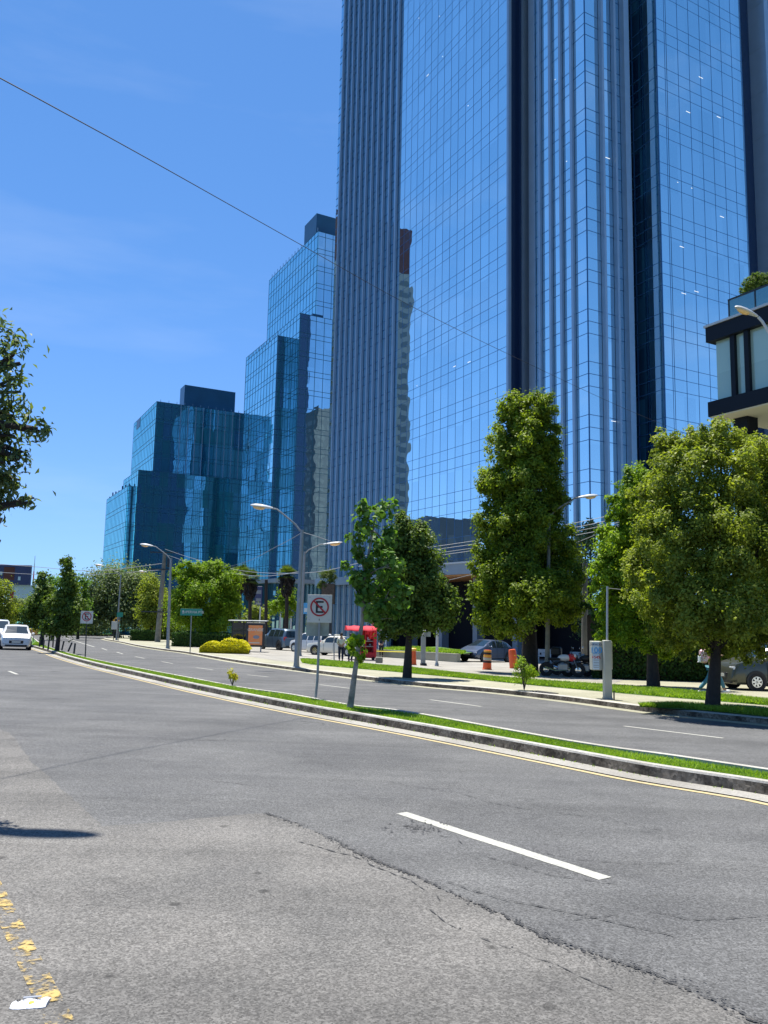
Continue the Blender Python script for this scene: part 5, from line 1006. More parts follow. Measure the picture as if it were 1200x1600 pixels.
# ------------------------------------------------------------------ people
def skinned(name, pts_, edges, radii, mat, parent, root=0, sub=1):
    me = bpy.data.meshes.new(name); me.from_pydata(pts_, edges, []); ob = bpy.data.objects.new(name, me); col.objects.link(ob); ob.parent = parent; me.materials.append(mat)
    m_ = ob.modifiers.new('skin', 'SKIN'); m_.use_smooth_shade = True; m_.branch_smoothing = .3
    for i, r in enumerate(radii): me.skin_vertices[0].data[i].radius = (r, r) if not hasattr(r, '__len__') else r
    for i in range(len(pts_)): me.skin_vertices[0].data[i].use_root = (i == root)
    s_ = ob.modifiers.new('sub', 'SUBSURF'); s_.levels = sub; s_.render_levels = sub; return ob
def person(label, base, rz, H_, shirt, trousers, legs=((.09, 0, 0), (-.09, 0, 0)), arms=(((.22, 0, 1.15), (.22, .05, .9)), ((-.22, 0, 1.15), (-.22, .05, .9))), extra=None, shoes='black', head_fwd=0, hairlen=.1):
    """local frame: +y is where the person faces; legs: foot (x,y,z); arms: elbow, wrist"""
    o = thing('person', label, 'person', base, rz); k = H_ / 1.7; S = lambda p: (p[0] * k, p[1] * k, p[2] * k)
    pts_ = [(0, 0, .95), (0, 0, 1.15), (0, 0, 1.38), (0, .01, 1.47), (0, .02 + head_fwd, 1.58)]; ed = [(0, 1), (1, 2), (2, 3), (3, 4)]; ra = [(.155, .11), (.14, .10), (.15, .09), .05, .08]
    for sx, f in zip((1, -1), legs):
        i = len(pts_); kn = (.1 * sx + (f[0] - .1 * sx) * .5, f[1] * .5 + .06, .5 + f[2] * .5); pts_ += [(.09 * sx, 0, .86), kn, (f[0], f[1] - .02, f[2] + .09), (f[0], f[1] + .13, f[2] + .04)]; ed += [(0, i), (i, i + 1), (i + 1, i + 2), (i + 2, i + 3)]; ra += [.085, .058, .04, .035]
    for sx, (e, w_) in zip((1, -1), arms):
        i = len(pts_); d = Vector(w_) - Vector(e); hd_ = Vector(w_) + d.normalized() * .09; pts_ += [(.17 * sx, 0, 1.37), e, w_, tuple(hd_)]; ed += [(2, i), (i, i + 1), (i + 1, i + 2), (i + 2, i + 3)]; ra += [.05, .04, .028, .035]
        for q in range(5):
            a_ = (q - 2) * .35; fp = hd_ + Vector((.018 * (q - 2), .01, -.0)) + d.normalized() * (.06 if q else .03) + Vector((.02 * (q == 0) * -sx, 0, 0)); j = len(pts_); pts_.append(tuple(fp)); ed.append((i + 3, j)); ra.append(.009)
    skinned('body', [S(p) for p in pts_], ed, ra, M['skin'], o)
    # head with face
    hc = Vector(S((0, .03 + head_fwd, 1.60))); hm = MB().ell(hc, (.075 * k, .095 * k, .115 * k), 14, 12); hm.ell(hc + Vector((0, .095 * k, -.01)), (.013, .02, .02), 6, 6)
    for sx in (-1, 1): hm.ell(hc + Vector((sx * .076 * k, 0, 0)), (.012, .02, .03), 6, 6)
    hd2 = hm.build('head', M['skin'], o, True); ey = MB()
    for sx in (-1, 1): MB().ell(hc + Vector((sx * .03 * k, .085 * k, .012)), (.011, .008, .007), 6, 5).build('eye', M['black'], hd2)
    MB().box(-.02, .09 * k + hc.y - .01, hc.z - .055, .02, .094 * k + hc.y - .005, hc.z - .047).build('mouth', M['sign_red'], hd2)
    MB().ell(hc + Vector((0, -.018, .03)), (.084 * k, .095 * k, .105 * k), 14, 10).build('hair', M['hair'], o, True)
    if hairlen > .1: MB().ell(hc + Vector((0, -.07, -.1)), (.06, .04, .16), 10, 8).build('hair', M['hair'], o, True)
    # clothes
    sp_ = [(0, 0, .93), (0, 0, 1.14), (0, 0, 1.37)]; se = [(0, 1), (1, 2)]; sr_ = [(.175, .13), (.16, .12), (.165, .11)]
    for sx, (e, w_) in zip((1, -1), arms):
        i = len(sp_); sp_ += [(.175 * sx, 0, 1.37), e, tuple(Vector(e).lerp(Vector(w_), .7))]; se += [(2, i), (i, i + 1), (i + 1, i + 2)]; sr_ += [.068, .056, .045]
    skinned('shirt', [S(p) for p in sp_], se, sr_, M[shirt], o)
    tp_ = [(0, 0, .96)]; te = []; tr_ = [(.165, .125)]
    for sx, f in zip((1, -1), legs):
        i = len(tp_); kn = (.1 * sx + (f[0] - .1 * sx) * .5, f[1] * .5 + .06, .5 + f[2] * .5); tp_ += [(.09 * sx, 0, .85), kn, (f[0], f[1] - .02, f[2] + .13)]; te += [(0, i), (i, i + 1), (i + 1, i + 2)]; tr_ += [.10, .075, .06]
    skinned('trousers', [S(p) for p in tp_], te, tr_, M[trousers], o)
    for f in legs: q = MB().ell((0, 0, 0), (.05, .13, .05), 10, 7).build('shoe', M[shoes], o, True); q.location = S((f[0], f[1] + .05, f[2] + .05)); q.rotation_euler = (f[2] * 3, 0, 0)
    if extra: extra(o, k)
    return o
bk = at(532.5, 1034, h=.15)
person('person in a cream top and dark trousers standing behind the verge grass', bk, rad(8), 1.62, 'cloth_cream', 'cloth_navy', arms=(((.24, .02, 1.15), (.16, .16, 1.0)), ((-.24, .02, 1.15), (-.16, .16, 1.0))))
person('person in a dark blue jacket, right of the person in the cream top', at(547, 1034.5, h=.15), rad(-15), 1.60, 'cloth_blue', 'cloth_navy', arms=(((.24, .02, 1.15), (.14, .18, 1.05)), ((-.24, 0, 1.15), (-.22, .05, .92))))
person('person in a dark suit standing right of the red food cart', at(595.5, 1027, h=.15), rad(170), 1.68, 'cloth_navy', 'black', arms=(((.24, .02, 1.15), (.14, .2, 1.0)), ((-.24, 0, 1.15), (-.14, .2, 1.0))))
def pack(o, k):
    MB().box(-.17, -.36, .98, .17, -.13, 1.42, bevel=.06).build('backpack', M['cloth_pink'], o); MB().box(-.14, -.40, 1.0, .14, -.355, 1.22, bevel=.03).build('backpack_pocket', M['cloth_white'], o)
person('person in jeans with a pink backpack walking right behind the big tree trunk', at(1113.5, 1084.5, h=.155), rad(-97), 1.66, 'cloth_pink', 'jeans', legs=((.08, -.42, .03), (-.08, .42, .05)), arms=(((.2, .12, 1.18), (.14, .34, 1.3)), ((-.22, -.05, 1.12), (-.2, .14, 1.0))), extra=pack, shoes='cloth_white', hairlen=.2)
# ------------------------------------------------------------------ crushed carton on the road
b0 = at(45, 1573); o = thing('crushed_carton', 'flattened white drink carton with a yellow mark lying by the worn yellow line', 'litter', b0, rad(12), tilt=False); rng = random.Random(7)
n, m = 10, 6; Pp = []
for j in range(m + 1):
    for i in range(n + 1):
        x = -.072 + .145 * i / n; y = -.042 + .085 * j / m; tpr = 1 - .35 * (i == 0) - .1 * (i == 1) - .08 * (i >= n); Pp.append((x + .012 * (j / m), y * tpr, .012 + .012 * math.sin(math.pi * min(1, j / m * 1.1)) + .005 * math.sin(i * 1.3) * math.sin(j * 1.9) + rng.uniform(-.001, .001)))
nb = len(Pp); Pp += [(x, y, .001) for x, y, z in Pp]
fs = [(j * (n + 1) + i, j * (n + 1) + i + 1, (j + 1) * (n + 1) + i + 1, (j + 1) * (n + 1) + i) for j in range(m) for i in range(n)]
rim_ = [i for i in range(n + 1)] + [j * (n + 1) + n for j in range(1, m + 1)] + [m * (n + 1) + i for i in range(n - 1, -1, -1)] + [j * (n + 1) for j in range(m - 1, 0, -1)]
fs += [(rim_[i], rim_[(i + 1) % len(rim_)], rim_[(i + 1) % len(rim_)] + nb, rim_[i] + nb) for i in range(len(rim_))]
MB().add(Pp, fs).build('carton', M['litter_white'], o, True)
MB().box(-.028, .012, .0285, .045, .026, .0315).build('grey_stripe', M['litter_grey'], o); MB().lathe((.012, -.014, .020), [(.011, 0), (.011, .004)], 12).build('yellow_mark', M['litter_yellow'], o); MB().ell((-.045, .012, .022), (.011, .008, .005), 8, 6).build('cap_hole', M['black'], o)
lf = MB().add([(-.10, -.02, .003), (-.16, -.035, .012), (-.2, -.02, .004), (-.15, -.005, .014)], [(0, 1, 2, 3)]).build('dry_leaf', M['old_yellow']); lf.location = b0; tag(lf, 'curled dry leaf scrap left of the crushed carton', 'leaf')
# ------------------------------------------------------------------ vegetation
def trunkpts(base, top, lean=0): b = Vector(base); t = Vector(top); return [b, b.lerp(t, .35) + Vector((lean, 0, 0)), b.lerp(t, .7), t]
b0 = at(828, 1052, h=.15); Y = b0.y
LB = [(805, 655, 27, 42), (846, 650, 26, 40), (788, 700, 26, 38), (856, 705, 24, 44), (820, 700, 34, 46, -.6), (775, 765, 32, 42), (820, 760, 40, 46, -.8), (862, 780, 24, 46), (775, 835, 34, 44), (815, 835, 44, 50, -1), (872, 850, 28, 48), (762, 905, 30, 46), (805, 905, 46, 50, -1.2), (868, 910, 38, 48, -.6), (790, 960, 42, 36, -.8), (845, 945, 48, 46, -2.6), (888, 950, 22, 40), (760, 960, 20, 30), (830, 880, 50, 80, 1.5), (820, 780, 36, 90, 1.2)]
make_tree('conical_tree', 'tall dense conical dark green tree rising before the skyscraper, topmost crown in the photo', 'tree', b0, trunkpts(b0, pt(824, 720, Y)), PL(Y, LB), 130000, .155, 'leaf_dark', 21, tr=.34, bark='bark_dark', k=38, clump=.155)
b0 = at(1113, 1107, h=.16); Y = b0.y
LB = [(1040, 705, 26, 34, .6), (1080, 700, 30, 36), (1125, 690, 36, 42, .3), (1070, 760, 52, 56, -.6), (1140, 760, 56, 62, -.4), (1200, 740, 48, 60, .4), (1060, 840, 56, 62, -.9), (1130, 850, 66, 70, -1.2), (1215, 850, 60, 76, -.2), (1060, 930, 56, 56, -.8), (1130, 950, 66, 60, -1.3), (1210, 955, 62, 60, -.6), (1020, 790, 34, 50, .6), (1270, 820, 60, 90, .5), (1160, 900, 70, 90, 1.2), (1060, 990, 44, 36, .4), (1150, 1000, 60, 34, .2), (1005, 890, 36, 50, .8)]
make_tree('round_tree', 'big spreading olive green tree at the right edge, dark trunk by the kerb', 'tree', b0, trunkpts(b0, pt(1130, 850, Y)), PL(Y, LB), 135000, .088, 'leaf_olive', 22, tr=.15, bark='bark_dark', k=46, clump=.145)
b0 = at(1021, 1072, h=.16); Y = b0.y
LB = [(1000, 760, 30, 34), (975, 790, 26, 34), (1015, 830, 40, 50), (965, 850, 32, 44), (1000, 900, 48, 55), (955, 930, 26, 42), (945, 890, 20, 30), (1000, 965, 46, 42), (960, 985, 28, 26), (1040, 1000, 40, 30), (1050, 900, 45, 60)]
make_tree('round_tree', 'yellow green tree behind and left of the big spreading tree, its crown in full light', 'tree', b0, trunkpts(b0, pt(1012, 860, Y)), PL(Y, LB), 52000, .13, 'leaf_bright', 23, tr=.2, bark='bark_dark', k=34, clump=.16)
b0 = at(636, 1059, h=.15); Y = b0.y
LB = [(632, 835, 20, 32), (650, 860, 28, 36), (620, 885, 32, 38), (665, 900, 32, 36), (640, 930, 40, 40), (690, 935, 24, 32), (605, 945, 26, 34), (660, 965, 40, 28), (620, 975, 30, 24), (695, 955, 20, 24)]
make_tree('street_tree', 'medium dark green tree with a straight black trunk, behind the leaning sapling', 'tree', b0, trunkpts(b0, pt(645, 880, Y)), PL(Y, LB), 42000, .13, 'leaf_mid', 24, tr=.15, bark='bark_dark', k=28, clump=.22, aspect=.6)
b0 = at(547, 1105, h=KH); Y = b0.y
tr_ = [b0, pt(556, 1040, Y), pt(566, 970, Y), pt(571, 900, Y), pt(582, 830, Y), pt(588, 800, Y)]
LB = [(572, 800, 20, 14), (604, 797, 18, 13, .3), (572, 832, 20, 20), (598, 845, 22, 24, .3), (575, 872, 24, 22), (612, 885, 20, 26, -.3), (562, 905, 18, 20), (590, 915, 28, 26), (617, 930, 18, 22), (565, 935, 16, 20), (585, 955, 24, 18), (600, 968, 20, 14), (541, 884, 8, 7), (546, 842, 6, 6), (560, 858, 10, 10)]
make_tree('sapling', 'young broad leaved sapling with pale leaning trunk growing on the median', 'tree', b0, tr_, PL(Y, LB), 2500, .12, 'leaf_young', 25, tr=.06, bark='bark_pale', k=9, clump=.27, aspect=.85)
sp_root = [q for q in col.objects if q.name.startswith('sapling')][0]
p_, n_, v_ = lobe_leaves([(*(pt(553, 1008, Y) - b0), .15, .15, .26), (*(pt(562, 1024, Y) - b0), .1, .1, .14)], 190, 9, k=8); leafmesh('low_shoot', p_, n_, .12, M['leaf_bright'], sp_root, 3, .85)
b0 = pt(1275, 1080, 35); b0.z = gz(b0.x, b0.y) + .15; Y = 35  # added tree, mostly out of frame, so its shadow falls on the minivan
make_tree('added_shade_tree', 'dark tree added behind the big spreading tree to shade the parked minivan', 'tree', b0, trunkpts(b0, pt(1275, 880, Y)), PL(Y, [(1230, 940, 60, 50), (1290, 950, 60, 60), (1200, 900, 60, 50, 1), (1260, 870, 70, 60), (1180, 960, 40, 40, 1.5), (1220, 975, 50, 30, -1.5)]), 30000, .14, 'leaf_mid', 27, tr=.2, bark='bark_dark', k=30, clump=.22)
# shrubs
b0 = at(363, 1071, h=KH); o = thing('yellow_shrub', 'small golden leaved shrub alone on the median', 'shrub', b0); s = b0.y / FPX
for k in range(5): MB().tube([(0, 0, 0), (math.sin(k * 2.3) * .12, math.cos(k * 2.3) * .07, .3)], .012, 5).build('stem', M['bark'], o)
p_, n_, v_ = lobe_leaves([(0, 0, .30, .15, .15, .12), (.05, 0, .2, .11, .1, .08)], 420, 5, k=12); leafmesh('foliage', p_, n_, .05, M['leaf_yellow'], o, 6, .6)
b0 = at(819, 1078, h=.16); o = thing('young_bush', 'small wispy green bush beside the storm drain', 'bush', b0); s = b0.y / FPX
for k in range(6): MB().tube([(0, 0, 0), (math.sin(k * 1.9) * .2, math.cos(k * 1.9) * .2, .8)], .015, 5).build('stem', M['bark'], o)
p_, n_, v_ = lobe_leaves([(0, 0, .6, .34, .32, .26), (-.12, 0, .82, .15, .15, .16), (.2, 0, .5, .2, .2, .14)], 1500, 5, k=22); leafmesh('foliage', p_, n_, .085, M['leaf_bright'], o, 6, .3)
# far left trees on the median and beyond
def ft(label, px, py, Yo, lobes, n, size, mat, seed, tr=.12, h=KH, name='broadleaf_tree', bark='bark_dark', k=18, clump=.3, aspect=.6, topi=0):
    b0 = at(px, py, h=h); Y = b0.y if Yo is None else Yo
    if Yo is not None: b0 = pt(px, py, Y); b0.z = gz(b0.x, b0.y) + .1
    return make_tree(name, label, 'tree', b0, trunkpts(b0, pt(lobes[topi][0], lobes[topi][1], Y)), PL(Y, lobes), n, size, mat, seed, tr, bark, 'trees along the avenue', k=k, clump=clump, aspect=aspect)
ft('slender dark tree with a tall narrow top, tallest on the far median', 89, 1017, None, [(104, 880, 8, 13), (106, 905, 11, 15), (100, 930, 18, 20), (92, 955, 22, 22), (112, 955, 16, 22), (96, 980, 24, 15)], 9000, .17, 'leaf_mid', 31, .11)
ft('shorter median tree left of the slender tall one, behind the small sign', 66, 1008, None, [(66, 905, 8, 10), (64, 925, 14, 18), (58, 950, 18, 20), (72, 955, 16, 22), (50, 965, 14, 18)], 6000, .22, 'leaf_mid', 32, .13)
ft('bushy pale green tree between the two median trees, further back', 82, 1000, 90, [(88, 912, 12, 12), (84, 935, 18, 18), (78, 960, 22, 20), (96, 965, 20, 18)], 6000, .28, 'leaf_young', 33, .15)
ft('light green tree just right of the slender tall tree, half hidden', 122, 992, 100, [(124, 915, 12, 14), (120, 940, 16, 18), (126, 962, 18, 18)], 4500, .3, 'leaf_young', 34, .15)
ft('tree at the left frame edge behind the white cars', 6, 1000, 95, [(2, 925, 18, 18), (12, 950, 16, 18), (0, 965, 20, 18), (-14, 940, 20, 30)], 6000, .26, 'leaf_olive', 35, .2)
ft('large domed dark green tree beyond the far corner', 184, 992, 125, [(160, 925, 32, 34), (188, 912, 40, 28), (215, 928, 32, 34), (150, 955, 26, 26), (185, 950, 48, 32), (222, 955, 26, 26)], 24000, .36, 'leaf_grey', 36, .45, k=34)
ft('olive tree behind the leaning utility pole', 236, 998, 104, [(238, 918, 18, 20), (230, 945, 18, 24), (246, 940, 18, 26), (236, 965, 22, 18), (252, 965, 14, 18)], 9000, .26, 'leaf_olive', 37, .22)
ft('bright green dense round tree, brightest crown left of the shelter', 331, 1012, 76, [(296, 897, 24, 18), (333, 890, 22, 14), (354, 912, 22, 20), (290, 925, 20, 22), (325, 925, 40, 32), (358, 945, 22, 24), (300, 960, 34, 30), (340, 968, 38, 28), (280, 950, 12, 20)], 46000, .2, 'leaf_bright', 38, .22, k=34, clump=.18)
ft('small light green tree between the palm and the white posts', 441, 1000, 92, [(448, 930, 12, 12), (436, 950, 14, 14), (455, 950, 12, 14)], 3600, .24, 'leaf_bright', 39, .12)
ft('grey green thin tree seen between the conical tree and the yellow green tree', 912, 1035, 58, [(915, 860, 16, 30), (910, 910, 20, 34), (920, 960, 22, 30), (925, 830, 10, 20)], 6000, .22, 'leaf_grey', 40, .2)
for i, (x, y, r, Yd, lab) in enumerate(((30, 950, 18, 170, 'dull green tree far off between the left edge tree and the small sign'), (140, 940, 22, 190, 'far tree filling the gap left of the domed tree'), (110, 968, 24, 180, 'low far tree behind the slender tall tree'), (262, 955, 20, 135, 'far tree right of the olive tree'), (10, 972, 22, 180, 'low far tree beyond the white cars'), (60, 975, 22, 200, 'low far tree behind the small distant sign'), (150, 975, 26, 170, 'low tree behind the parked delivery van'), (255, 985, 24, 120, 'low tree behind the hedge by the utility pole'), (395, 965, 18, 120, 'dark tree behind the directory pylon'), (500, 965, 14, 110, 'low dark tree behind the nearest sign'))):
    ft(lab, x, 990, Yd, [(x, y, r, r * .9), (x - r * .5, y + 8, r * .8, r * .7), (x + r * .5, y + 6, r * .8, r * .7)], 3500, .45, ('leaf_grey', 'leaf_mid', 'leaf_olive')[i % 3], 60 + i, .25, k=18)
# overhanging branches at the left edge
b0 = Vector((-7.4, 7.6, 0)); b0.z = gz(b0.x, b0.y); Y = 7.4
LB = [(-5, 520, 30, 26), (18, 560, 20, 30), (0, 610, 38, 36), (22, 650, 22, 30, .2), (58, 672, 20, 17), (10, 700, 34, 32), (-10, 745, 36, 30), (20, 760, 16, 16, .2), (44, 785, 12, 11), (-12, 785, 28, 18), (-60, 600, 60, 110), (-120, 680, 90, 140), (-60, 760, 50, 60), (30, 718, 14, 14)]
make_tree('overhanging_tree', 'tree at the left edge whose drooping leafy twigs hang into the sky', 'tree', b0, [b0, b0 + Vector((.1, 0, 2.0)), pt(-160, 640, Y), pt(-120, 480, Y)], PL(Y, LB), 6400, .08, 'leaf_grey', 45, tr=.2, bark='bark_dark', k=26, clump=.34, aspect=.36, hang=1.0)
# palms
def palm(label, px, ybase, ytop, r, Y, n=26):
    b0 = pt(px, ybase, Y); b0.z = gz(b0.x, b0.y) + .1; o = thing('palm_tree', label, 'palm tree', b0, 0, 'palms by the office plaza'); tpz = pt(px, ytop, Y) - b0; s = Y / FPX
    MB().tube([(0, 0, 0), tpz * .5, tpz], [.28, .2, .22], 10).build('trunk', M['bark_dark'], o, True)
    rr_ = np.random.default_rng(int(px)); m_ = 420; hz_ = rr_.uniform(-2.3, 0, m_); an_ = rr_.uniform(0, 6.28, m_); ra_ = (.3 + .5 * np.sin(np.clip((hz_ + 2.3) / 2.3, 0, 1) * 2.6)) * rr_.uniform(.5, 1.1, m_)
    leafmesh('dead_skirt', np.stack([tpz.x + ra_ * np.cos(an_), tpz.y + ra_ * np.sin(an_), tpz.z + hz_], 1), np.stack([np.cos(an_), np.sin(an_), an_ * 0], 1), .55, M['bark_dark'], o, 3, .3, 3.0)
    rg = random.Random(px); V = []; F = []
    for i in range(n):
        az = i * 2.4; el = rad(rg.uniform(-25, 75)); d = Vector((math.cos(az) * math.cos(el), math.sin(az) * math.cos(el), math.sin(el))); L_ = r * s * rg.uniform(.8, 1.1); stem = tpz + d * L_ * .5
        side = d.cross(Vector((0, 0, 1))).normalized(); upv = side.cross(d)
        V += [tuple(tpz), tuple(tpz + side * .04), tuple(stem)]; F.append((len(V) - 3, len(V) - 2, len(V) - 1))
        for q in range(13):
            a = (q - 6) * .26; dd = (d * math.cos(a) + side * math.sin(a)).normalized(); tip = stem + dd * L_ * .55 + Vector((0, 0, -.12 * L_ * rg.random())); w_ = (dd.cross(upv)).normalized() * .05
            V += [tuple(stem), tuple(stem + dd * L_ * .3 + w_), tuple(tip), tuple(stem + dd * L_ * .3 - w_)]; F.append((len(V) - 4, len(V) - 3, len(V) - 2, len(V) - 1))
    me = bpy.data.meshes.new('fronds'); me.from_pydata(V, [], F); a_ = me.attributes.new('var', 'FLOAT', 'FACE'); a_.data.foreach_set('value', [rg.random() for _ in F]); me.materials.append(M['palm_leaf']); q = bpy.data.objects.new('fronds', me); col.objects.link(q); q.parent = o
palm('fan palm behind the bright green tree, leftmost of the palms', 375, 985, 899, 20, 98, 40)
palm('fan palm with a thick dead skirt left of the directory pylon', 391, 985, 906, 19, 92, 40)
palm('fan palm right of the small light green tree, close to the tall lamp', 448.5, 985, 899, 18, 88, 40)
b0 = pt(416, 985, 86); b0.z = gz(b0.x, b0.y); o = thing('palm_stump', 'bare dark palm trunk without fronds between two palms', 'trunk', b0); MB().tube([(0, 0, 0), pt(416, 906, 86) - b0], [.2, .17], 9).build('trunk', M['bark_dark'], o, True)
o = thing('planter_palm', 'short bushy palm in a brown planter box on the ledge left of the fins', 'palm', pt(513, 925, 86)); MB().box(-.7, -.5, -1.3, .7, .5, .9, bevel=.05).build('planter', M['bark'], o); MB().box(-.5, -.4, -6, .5, .4, -1.32).build('pillar', M['dark_metal'], o)
p_, n_, v_ = lobe_leaves([(0, 0, 1.7, .8, .7, .8), (-.6, 0, .8, .6, .5, .4)], 1500, 15, k=20); leafmesh('fronds', p_, n_, .45, M['palm_leaf'], o, 6, .15)
# hedges
def hedge(name, label, x0, x1, ytop, ybot, mat, size, n, dep=1.5, seed=1, yaw=0, cat='hedge', bumpy=False):
    a = at(x0, ybot - .034 * (x1 - x0) / 2, h=.15); b = at(x1, ybot + .034 * (x1 - x0) / 2, h=.15); b = Vector((b.x, b.y, b.z)); c = a.lerp(b, .5); h = (pt((x0 + x1) / 2, ytop, c.y) - c).z; o = thing(name, label, cat, c); L_ = (b - a).length; d = (b - a).normalized(); nv = Vector((-d.y, d.x, 0))
    r = np.random.default_rng(seed); m = n; f = r.random(m); t = r.uniform(-.5, .5, m) * L_; q = np.zeros((m, 3)); dp = r.uniform(0, 1, m) * dep; z = r.random(m) * h
    onf = f < .5; ont = f >= .5; dp[onf] = r.normal(0, .05, onf.sum()); z[ont] = h + r.normal(0, .04, ont.sum()); wob = (np.sin(t * 2.1) + np.sin(t * 5.3 + 1) * .6) * (.16 * h if bumpy else .04)
    if bumpy: e = 1 - (np.abs(t) / (L_ / 2)) ** 4; z = z * (.35 + .65 * e) + wob * (z / h) * e; dp[onf] += -.35 * np.sin(np.pi * z[onf] / h) * e[onf]
    else: z = z + wob * (z / h)
    pos = np.stack([d.x * t + nv.x * dp, d.y * t + nv.y * dp, z + .02 + d.z * t], 1); nb = np.zeros((m, 3)); nb[onf] = -np.array([nv.x, nv.y, 0]) * .9; nb[ont] = (0, 0, .9)
    leafmesh('foliage', pos, nb, size, M[mat], o, seed, .6, 0, r.random(m))
    P4 = [(-d * L_ * .47 + nv * .15), (d * L_ * .47 + nv * .15), (d * L_ * .47 + nv * (dep - .1)), (-d * L_ * .47 + nv * (dep - .1))]
    MB().prism([p + Vector((0, 0, .02)) for p in P4], (0, 0, h * (.55 if bumpy else .88))).build('branches', M['bark_dark'], o); return o
hedge('clipped_hedge', 'low clipped green hedge left of the leaning utility pole', 203, 246, 986, 1001.5, 'leaf_hedge', .16, 5000, 2, 1)
hedge('clipped_hedge', 'long clipped green hedge beneath the bright green tree', 268, 384, 991, 1012, 'leaf_hedge', .15, 9000, 2, 2)
hedge('yellow_hedge', 'mounded golden yellow hedge in front of the orange poster', 312, 388, 1003, 1021, 'leaf_yellow', .13, 9000, 1.6, 3, bumpy=True)
hedge('clipped_hedge', 'dark square hedge behind the white posts and parked cars', 398, 470, 962, 985, 'leaf_hedge', .2, 6000, 2.5, 4)
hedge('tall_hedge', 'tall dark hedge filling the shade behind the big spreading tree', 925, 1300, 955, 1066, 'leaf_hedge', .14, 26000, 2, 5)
hedge('low_planting', 'low dark ground planting on the raised lawn behind the beige wall', 600, 716, 1015, 1024, 'leaf_hedge', .14, 3500, 2.0, 6)
# walls and background buildings
def at_box(name, label, cat, x0, x1, ytop, ybot, mat, dep, Yo=None):
    a = at(x0, ybot) if Yo is None else pt(x0, ybot, Yo); b = at(x1, ybot) if Yo is None else pt(x1, ybot, Yo); c = a.lerp(b, .5); h = (pt((x0 + x1) / 2, ytop, c.y) - c).z; o = thing(name, label, cat, c); w_ = (b - a).length / 2; ang = math.atan2(b.y - a.y, b.x - a.x); o.rotation_euler[2] = ang
    return o, w_, h
o, w_, h = at_box('metal_fence', 'low blue grey panel fence in the shade behind the motorcycles', 'fence', 830, 925, 985, 1026, 'tower_pier', .1)
for k in range(7): x = -w_ + 2 * w_ * k / 7; MB().box(x + .03, -.03, .1, x + 2 * w_ / 7 - .03, .03, h, bevel=.01).build('panel', M['tower_pier'], o)
for k in range(8): x = -w_ + 2 * w_ * k / 7; MB().box(x - .028, -.05, 0, x + .028, .05, h + .1).build('post', M['dark_metal'], o)
o, w_, h = at_box('compound_wall', 'pale low wall with dark holes beyond the far lawn, right of the middle sign', 'wall', 138, 182, 978, 990, 'stucco', .3); MB().box(-w_, 0, 0, w_, .3, h).build('wall', M['cream_metal'], o); MB().box(-w_ - .1, -.05, h + .002, w_ + .1, .35, h + .25).build('coping', M['canopy_wood'], o)
for k in range(4): x = -w_ * .7 + k * w_ * .45; MB().box(x, -.02, h * .3, x + .35, -.003, h * .5).build('hole', M['black'], o)
o, w_, h = at_box('billboard_building', 'distant grey building with a dark rooftop billboard at the far left', 'building', 8, 48, 914, 985, 'stucco', 12, 260)
MB().box(-w_, 0, 0, w_, 12, h).build('wall', M['ad_pale'], o); MB().box(-w_ * 2.3, -1, h + .01, w_ * .75, 0, h + 6.5, bevel=.1).build('billboard', M['ad_navy'], o)
MB().box(-w_ * 1.35, -1.06, h + 1.5, -w_ * .5, -1.01, h + 5.8).build('picture', M['brick_red'], o); MB().box(-w_ * 2.2, -1.06, h + 3.2, -w_ * 1.45, -1.01, h + 4.2).build('text_line', M['ad_pale'], o); MB().box(-w_ * .2, -1.06, h + 1.5, 0, -1.01, h + 2.7).build('picture', M['ad_pale'], o)
MB().box(-w_ * .85, -.1, h * .4, -w_ * .55, -.02, h * .85).build('banner', M['sign_red'], o)
for k in range(3): MB().box(-w_ * .3 + k * w_ * .4, -.1, h * .2, -w_ * .1 + k * w_ * .4, -.02, h * .55).build('window', M['car_glass'], o)
o = thing('antenna_mast', 'tall thin red and white antenna mast behind the distant grey building', 'mast', (*pt(46, 985, 300)[:2], -6)); tz_ = pt(46.5, 868, 300).z + 6
for k in range(9):
    z0, z1 = tz_ * k / 9, tz_ * (k + 1) / 9; r_ = 1.1 * (1 - k / 9.5) + .06; MB().tube([(0, 0, z0), (0, 0, z1 - .05)], [r_ * .5, r_ * .42], 5).build('section', M['red' if k in (5, 6) else 'white_metal'], o)
o = thing('distant_house', 'low dark house roof under the trees behind the left hedge', 'building', at(222, 986)); MB().box(-4, 0, 0, 4, 5, 2.6).build('wall', M['brick_red'], o); MB().prism([(-4.6, -.5, 2.61), (4.6, -.5, 2.61), (3, 2.5, 4.2), (-3, 2.5, 4.2)], (0, 3, 0)).build('roof', M['bark_dark'], o)
# plaza steps and low terrace behind the parked cars
o, w_, h = at_box('plaza_terrace', 'low stepped plaza terrace with pale edges behind the parked cars', 'terrace', 405, 560, 992, 1003, 'concrete', 6)
MB().box(-w_, 0, -.5, w_, 8, h * .5).build('lower_step', M['paving'], o); MB().box(-w_, 3, h * .5 + .002, w_, 9, h).build('upper_step', M['stucco_dark'], o)
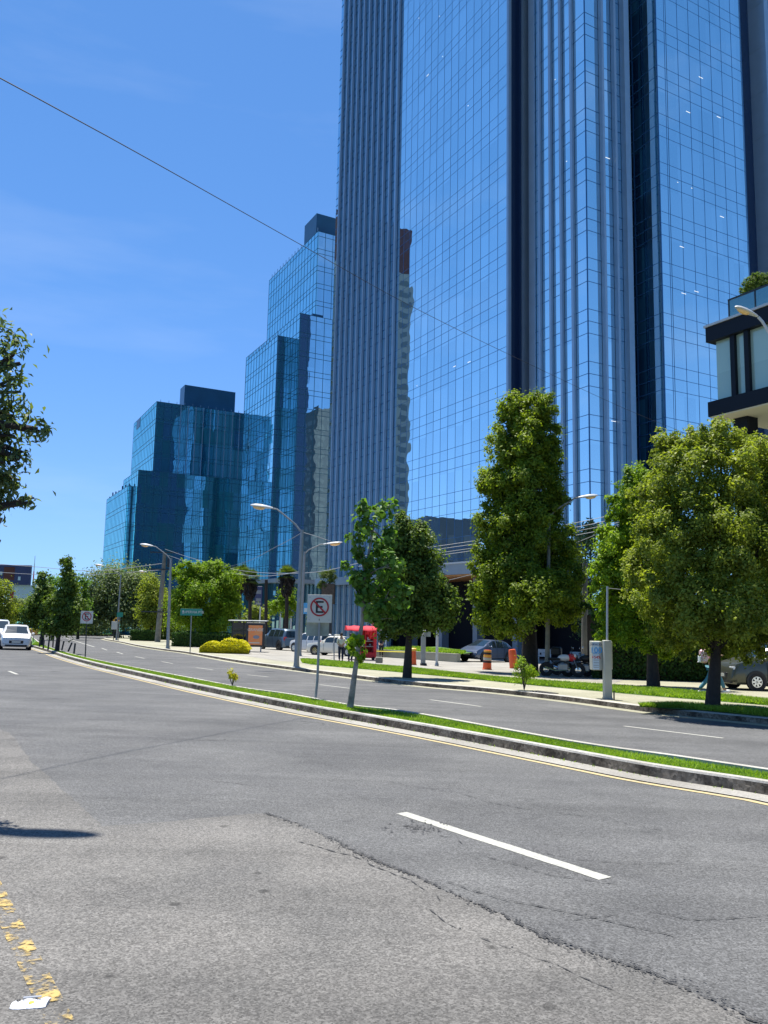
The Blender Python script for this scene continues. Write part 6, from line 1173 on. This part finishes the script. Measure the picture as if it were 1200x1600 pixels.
# ------------------------------------------------------------------ grass blades (nobody could count them)
def blades(name, label, A, B, n, seed, hmin=.03, hmax=.075, wd=.008, zoff=0, inset=.04, near=1.6):
    r = np.random.default_rng(seed); A_ = np.array([tuple(p) for p in A]); B_ = np.array([tuple(p) for p in B]); m_ = len(A_) - 1
    seg = np.linalg.norm(A_[1:] - A_[:-1], axis=1); dist = np.abs((A_[1:, 1] + A_[:-1, 1]) / 2) + 4; wgt = seg / dist ** near * np.linalg.norm(A_[1:] - B_[1:], axis=1); wgt /= wgt.sum(); i = r.choice(m_, n, p=wgt); t = r.random(n)[:, None]; s = r.uniform(inset, 1 - inset, n)[:, None]
    pa = A_[i] * (1 - t) + A_[i + 1] * t; pb = B_[i] * (1 - t) + B_[i + 1] * t; p = pa * (1 - s) + pb * s; p[:, 2] += zoff; D = (np.abs(p[:, 1]) + 4)[:, None] / 14.0; D = np.clip(D, .8, 4)
    an = r.random(n) * 6.283; w_ = np.stack([np.cos(an), np.sin(an), np.zeros(n)], 1) * wd * D; hh = r.uniform(hmin, hmax, n)[:, None] * np.clip(D, .9, 1.5); ln = np.concatenate([r.normal(0, .5, (n, 2)), np.ones((n, 1))], 1) * hh
    V = np.empty((n, 3, 3)); V[:, 0] = p - w_; V[:, 1] = p + w_; V[:, 2] = p + ln
    me = bpy.data.meshes.new(name); me.vertices.add(3 * n); me.vertices.foreach_set('co', V.reshape(-1).astype('f4')); me.loops.add(3 * n); me.loops.foreach_set('vertex_index', np.arange(3 * n, dtype='i4')); me.polygons.add(n); me.polygons.foreach_set('loop_start', np.arange(0, 3 * n, 3, dtype='i4')); me.update(calc_edges=True)
    a_ = me.attributes.new('var', 'FLOAT', 'FACE'); pv = .5 + .5 * np.sin(p[:, 0] * 2.3 + np.sin(p[:, 1] * 1.7) * 2) * np.sin(p[:, 1] * 2.9 + 1); a_.data.foreach_set('value', (r.random(n) * .55 + pv * .45).astype('f4')); me.materials.append(M['grass_blade']); o = bpy.data.objects.new(name, me); col.objects.link(o); return tag(o, label, 'grass', None, 'stuff')
blades('median_grass', 'short bright green grass along the median strip', up(mlin[:NR], KH - .05), up(mrin[:NR], KH - .05), 170000, 1, hmin=.02, hmax=.055)
blades('verge_grass', 'bright green grass strip along the far sidewalk', up(gt, .01), up(gbm, .01), 90000, 2, hmin=.03, hmax=.08, wd=.012, near=1.0)
tq = [at(*p, h=.165) for p in [(1000, 1104.5), (1060, 1101), (1120, 1104.5), (1200, 1111), (1330, 1125)]]; tr2 = [at(*p, h=.165) for p in [(1003, 1105), (1060, 1106), (1100, 1110), (1200, 1119), (1330, 1138)]]
blades('tree_bed_grass', 'shaded grass around the big tree trunk by the kerb', tq, tr2, 16000, 3, hmin=.03, hmax=.09)
dry = blades('gutter_weeds', 'sparse weeds growing in the gutter joint of the median', up(offs(ml, -.02), .015)[:NR], up(offs(ml, -.07), .015)[:NR], 900, 8, hmin=.01, hmax=.04)
blades('raised_lawn_grass', 'shaded grass on the raised lawn behind the beige wall', [a_ + n_v for n_v in [Vector((0, 0, .54))]] + [c_ + Vector((0, 0, .54))] if False else [wa_ + wn_ * .4 + Vector((0, 0, .53)), wc_ + wn_ * .4 + Vector((0, 0, .53))], [wa_ + wn_ * 4 + Vector((0, 0, .62)), wc_ + wn_ * 2 - wd_ * 1.5 + Vector((0, 0, .58))], 9000, 9, hmin=.05, hmax=.14, wd=.015)
